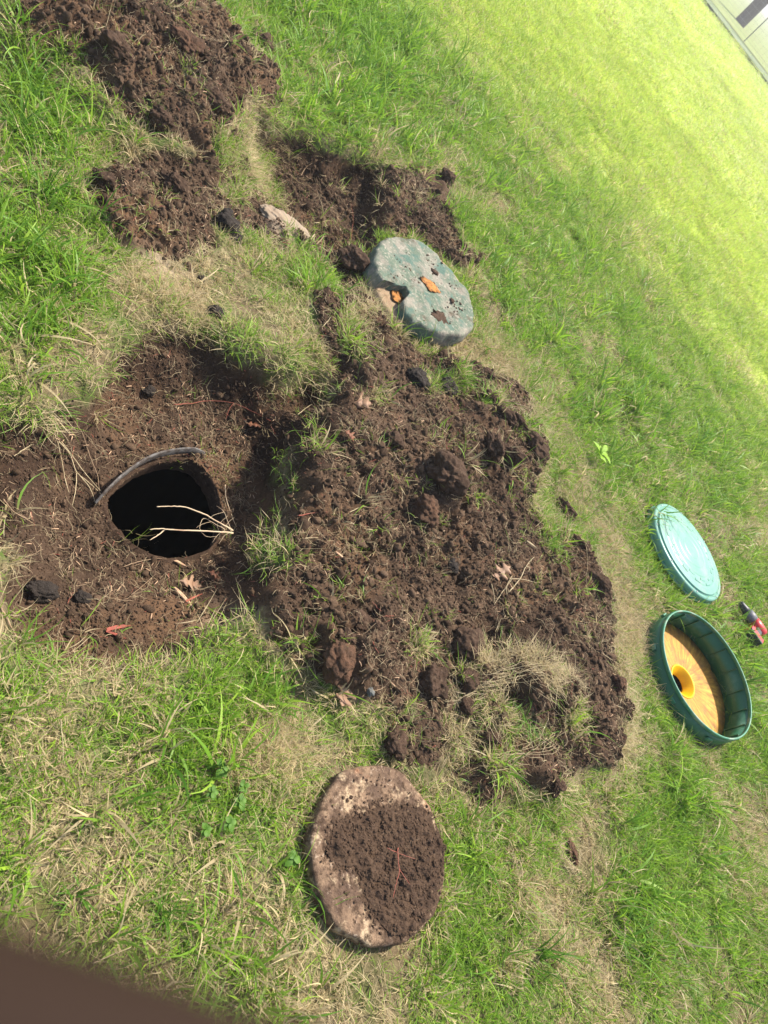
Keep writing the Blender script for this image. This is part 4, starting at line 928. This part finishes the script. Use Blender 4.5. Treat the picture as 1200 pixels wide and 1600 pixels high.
lw = cr([at(a, b, BZ-.06)-Vector((BC.x, BC.y, gz)) for a, b in [(p[0]-2, p[1]+3) for p in low_px]], 120); V, F_ = [], []
lv = [(.003, -.0), (.5, -.0), (.90, -.0), (.95, -.006), (.96, -.04), (.93, -.10)]
for sc, dz in lv:
    for q in lw:
        v = Vector((q.x*sc, q.y*sc, q.z+dz+.012)); V.append(v+Vector((0, 0, .004*mn.noise(v*25))))
for l in range(len(lv)-1):
    for i in range(120): j = (i+1) % 120; F_.append((l*120+i, l*120+j, (l+1)*120+j, (l+1)*120+i))
mesh_obj('raw_underside', V, F_, M['conc_raw'], bl_)
def patch(px, py, rx, ry, z, m, name, seed):
    V, F_ = lump(seed, 3, (1, 1, .25), .5, .3); c = at(px, py, z)-Vector((BC.x, BC.y, gz)); d = 2.55/FPX
    e = at(px+10, py, z)-at(px, py, z); a = math.atan2(e.y, e.x)-R(-40)*-1
    q = Matrix.Rotation(a, 3, 'Z'); return mesh_obj(name, [q@Vector((v.x*rx*d, v.y*ry*d*1.3, v.z*.012))+c for v in V], F_, m, bl_)
patch(671, 446, 22, 12, BZ-.0, M['rust'], 'rusty_chip', 3)
patch(623, 462, 13, 16, BZ-.040, M['rust'], 'rusty_chip', 4)
patch(688, 497, 22, 13, BZ, M['clod'], 'soil_crust', 6); patch(660, 408, 10, 6, BZ, M['clod'], 'soil_crust', 7); patch(707, 470, 5, 6, BZ+.006, M['clod'], 'soil_crust', 8); patch(680, 425, 9, 5, BZ, M['clod'], 'soil_crust', 9); patch(655,444,5,5,BZ,M['clod'],'soil_crust',10)
mb = MB()
for _ in range(420):
    q = random.choice(((655, 405, 26, 10), (690, 495, 26, 14), (705, 470, 18, 16), (640, 430, 30, 22), (680, 430, 26, 16), (720, 480, 12, 20)))
    a, b = random.gauss(q[0], q[2]*.7), random.gauss(q[1], q[3]*.8)
    if not pip(np.array([a]), np.array([b]), top_px)[0]: continue
    r_ = .001+.005*random.random()**3.5; w_ = Matrix.Rotation(random.uniform(0, 6), 3, 'Z')@Matrix.Scale(.45, 3, Vector((0, 0, 1))); c_ = at(a, b, BZ)-Vector((BC.x, BC.y, gz))
    mb.add([w_@v*r_+c_ for v in LV], LF)
mb.build('soil_crust', M['crumb_plain'], bl_)['kind'] = 'stuff'

# ------------------------------------------------------------------ cordless driver at the right edge
M['tool_black'] = mat('tool_black', (.035, .037, .04), .45, [(60, (.08, .08, .08), .5, .7, 1)], None, .4)
M['tool_grey'] = mat('tool_grey', (.14, .135, .15), .5, [(50, (.2, .2, .2), .5, .7, 1)], None, .4)
M['tool_red'] = mat('tool_red', (.52, .03, .03), .4, [(50, (.4, .03, .03), .5, .7, 1)], None, .5)
p0 = at(1163, 948, .05); p1 = at(1196, 998, .045)
d = p1-p0; az = math.atan2(d.y, d.x); dr = empty('cordless_driver', (p0.x, p0.y, .045), (0, 0, az)); tag(dr, 'red and black cordless driver lying in the grass at the right edge', 'power tool')
def lx(prof, m, name, n=24, sq=1.0):           # turned along local x
    V, F_ = lathe([(r_, x_) for x_, r_ in prof], n); mesh_obj(name, [(z_, x_, y_*sq) for x_, y_, z_ in V], F_, m, dr)
lx([(-.03, .0005), (-.03, .012), (-.02, .016), (.01, .021), (.03, .024), (.032, .018)], M['tool_black'], 'chuck')
lx([(.03, .020), (.034, .029), (.06, .032), (.085, .031), (.088, .02)], M['tool_grey'], 'gear_case')
lx([(.085, .025), (.09, .033), (.12, .034), (.16, .033), (.175, .028), (.18, .0005)], M['tool_red'], 'motor_housing')
V, F_ = box((.14, -.055, 0), (.045, .09, .034)); hnd = bevel(mesh_obj('handle', V, F_, M['tool_black'], dr, False), .01, 3)
V, F_ = box((.115, -.045, 0), (.012, .025, .016)); bevel(mesh_obj('trigger', V, F_, M['tool_red'], hnd, False), .003, 2)
V, F_ = box((.13, -.115, 0), (.10, .035, .06)); bevel(mesh_obj('battery', V, F_, M['tool_red'], dr, False), .006, 2)
V, F_ = box((.13, -.137, 0), (.095, .012, .058)); bevel(mesh_obj('battery_base', V, F_, M['tool_black'], dr, False), .003, 2)

# ------------------------------------------------------------------ far end of the lawn: track, pole and fence
M['track'] = mat('track', (.20, .24, .13), .95, [(.5, (.13, .18, .07), .4, .6, 1), (9, (.22, .22, .18), .5, .7, 2)], [(6, .5, .05)], .1)
M['hayfield'] = mat('hayfield', (.20, .23, .08), .95, [(.6, (.24, .30, .10), .4, .6, 1), (2, (.28, .27, .14), .5, .7, 2)], [(3, .5, .1)], .1)
e0, e1 = at(1093, 0, 0), at(1200, 140, 0); dd = (e1-e0).normalized(); nn = Vector((-dd.y, dd.x, 0)); 
if nn.y < 0: nn = -nn
def strip(name, d0, d1, z, m, label):
    V, F_ = [], []; n = 60
    for i in range(n+1):
        s = -120+240*i/n; w0 = .35*math.sin(i*1.9)+.3*math.sin(i*.7)
        for k in range(5):
            q = e0+dd*s+nn*(d0+(d1-d0)*k/4+(w0 if k == 0 else 0)); V.append((q.x, q.y, z))
    for i in range(n):
        for k in range(4): F_.append((i*5+k, (i+1)*5+k, (i+1)*5+k+1, i*5+k+1))
    tag(mesh_obj(name, V, F_, m), label, name, kind='structure')
strip('road', 0, 4.2, .16, M['track'], 'grey gravel track beyond the lawn')
strip('field', 4.15, 300, .17, M['hayfield'], 'pale field beyond the track')
M['pole_wood'] = mat('pole_wood', (.06, .042, .03), .9, [(8, (.10, .075, .055), .45, .65, 1)], [(20, .6, .02)], .1)
M['steel'] = mat('steel', (.12, .13, .10), .5, [(20, (.2, .19, .17), .5, .7, 1)], None, .4)
M['wire'] = mat('wire', (.20, .21, .20), .4, None, None, .5)
pb = at(1154, 38, .1); PW = 15/FPX*pb.length
V, F_ = lathe([(PW*.52, -.2), (PW*.5, 0), (PW*.48, 3), (PW*.44, 6), (.0005, 6.02)], 20); o = mesh_obj('wooden_pole', V, F_, M['pole_wood'], None, loc=pb); tag(o, 'thick dark brown wooden pole standing past the far edge of the lawn', 'pole')
fb = at(1160, 67, .1)
fr = empty('wire_fence', fb); tag(fr, 'wire mesh fence on thin dark steel posts behind the lawn', 'fence')
fd = dd
for k in range(-7, 8):
    c_ = fd*k*3.0; mb = MB(); mb.add(*box(c_+Vector((0, 0, .85)), (.05, .012, 1.9), math.atan2(fd.y, fd.x))); mb.add(*box(c_+Vector((0, 0, .85)), (.012, .05, 1.9), math.atan2(fd.y, fd.x))); mb.build('fence_post', M['steel'], fr, smooth=False)
mb = MB()
for k in range(5): z_ = .25+k*.33; mb.add(*tube([fd*-21+Vector((0, 0, z_)), Vector((0, 0, z_-.01)), fd*21+Vector((0, 0, z_))], .003, 4, 2))
for k in range(-70, 71): c_ = fd*k*.3; mb.add(*tube([c_+Vector((0, 0, .1)), c_+Vector((0, 0, 1.6))], .0025, 4, 1))
mb.build('wire_mesh', M['wire'], fr)

# ------------------------------------------------------------------ the photographer's hand at the lens
M['skin'] = mat('skin', (.027, .0155, .011), .7, [(120, (.033, .019, .014), .4, .7, 1)], [(900, .2, .0006)], .12)
M['nail'] = mat('nail', (.22, .12, .09), .35, None, None, .5)
cm = camo.matrix_world
def chain_mesh(chains):
    bm = bmesh.new(); lay = bm.verts.layers.skin.verify(); made = {}
    def gv(p, r):
        k = tuple(round(c, 5) for c in p)
        if k not in made:
            v = bm.verts.new(p); made[k] = v; v[lay].radius = (r, r)
        return made[k]
    first = None
    for ch in chains:
        pv = None
        for p, r in ch:
            v = gv(p, r)
            if first is None: first = v; v[lay].use_root = True
            if pv is not None and not bm.edges.get((pv, v)): bm.edges.new((pv, v))
            pv = v
    me = bpy.data.meshes.new('hand'); bm.to_mesh(me); bm.free(); return me
W0 = (-.165, -.01, .045); PC = (-.125, -.012, .03)
K = {'i': (-.088, -.004, .004), 'm': (-.092, .014, .012), 'r': (-.097, .031, .020), 'l': (-.103, .047, .028)}
ch = [[(PC, .021), (W0, .020), ((-.23, -.04, .085), .022), ((-.30, -.08, .14), .027)],
      [(PC, .021), (K['i'], .0115), ((-.060, -.0105, -.024), .0095), ((-.030, -.0262, -.034), .0088), ((-.014, -.0325, -.036), .0085), ((.004, -.0395, -.037), .0070)],
      [(PC, .021), (K['m'], .0115), ((-.062, .022, -.004), .0095), ((-.058, .024, .018), .0088), ((-.072, .020, .030), .0075)],
      [(PC, .021), (K['r'], .0110), ((-.070, .040, .006), .0090), ((-.064, .042, .026), .0084), ((-.078, .038, .038), .0072)],
      [(PC, .021), (K['l'], .0100), ((-.082, .056, .018), .0078), ((-.076, .058, .034), .0072), ((-.088, .053, .043), .0062)],
      [(PC, .021), ((-.118, -.050, .040), .0135), ((-.094, -.070, .046), .0105), ((-.070, -.076, .050), .0095), ((-.054, -.074, .052), .0078)]]
me = chain_mesh(ch); me.materials.append(M['skin'])
hand = bpy.data.objects.new('person', me); COL.objects.link(hand); hand.matrix_world = cm@Matrix.Translation((0, -.0001, 0))
sk = hand.modifiers.new('skin', 'SKIN'); sk.use_smooth_shade = True; ss = hand.modifiers.new('sub', 'SUBSURF'); ss.levels = 2; ss.render_levels = 2
tag(hand, 'blurred dark brown finger of the photographer over the lower left corner', 'person')
V, F_ = lathe([(.0001, .0012), (.003, .001), (.0048, .0003), (.0052, -.0008)], 16)
nl = mesh_obj('fingernail', [(x_*1.25, y_, z_) for x_, y_, z_ in V], F_, M['nail'], hand, loc=(.002, -.0385, -.0438), rot=(R(180), 0, -.37))

# the phone held by that hand: the picture is taken from the lens on its back
M['phone'] = mat('phone', (.02, .02, .022), .3, None, None, .5)
V, F_ = box((-.022, -.050, .0075), (.074, .152, .008)); ph = mesh_obj('phone', V, F_, M['phone'], None, False); ph.matrix_world = cm; bevel(ph, .002, 3)  # unseen phone body added to shade the finger from the sky
tag(ph, 'black phone held in the hand above the lawn, unseen behind the lens, added to shade the finger', 'phone')

# thin haze added for a pale glow: far things fade a little
hm_ = bpy.data.materials.new('haze'); hm_.use_nodes = True; t = hm_.node_tree; t.nodes.remove(t.nodes['Principled BSDF'])
pv = t.nodes.new('ShaderNodeVolumePrincipled'); pv.inputs['Color'].default_value = (.98, .99, 1, 1); pv.inputs['Density'].default_value = .0035; pv.inputs['Anisotropy'].default_value = .3
t.links.new(pv.outputs[0], t.nodes['Material Output'].inputs['Volume'])
V, F_ = box((0, 0, 2.5), (1060, 1060, 9.2)); hz_ = mesh_obj('haze', V, [f for f in F_], hm_, None, False); tag(hz_, 'thin haze added over the lawn for a pale far glow', 'haze', kind='stuff')
print('hole z', HZ, tz(HC.x-.22, HC.y), tz(HC.x+.22, HC.y), tz(HC.x, HC.y+.24), tz(HC.x, HC.y-.24))
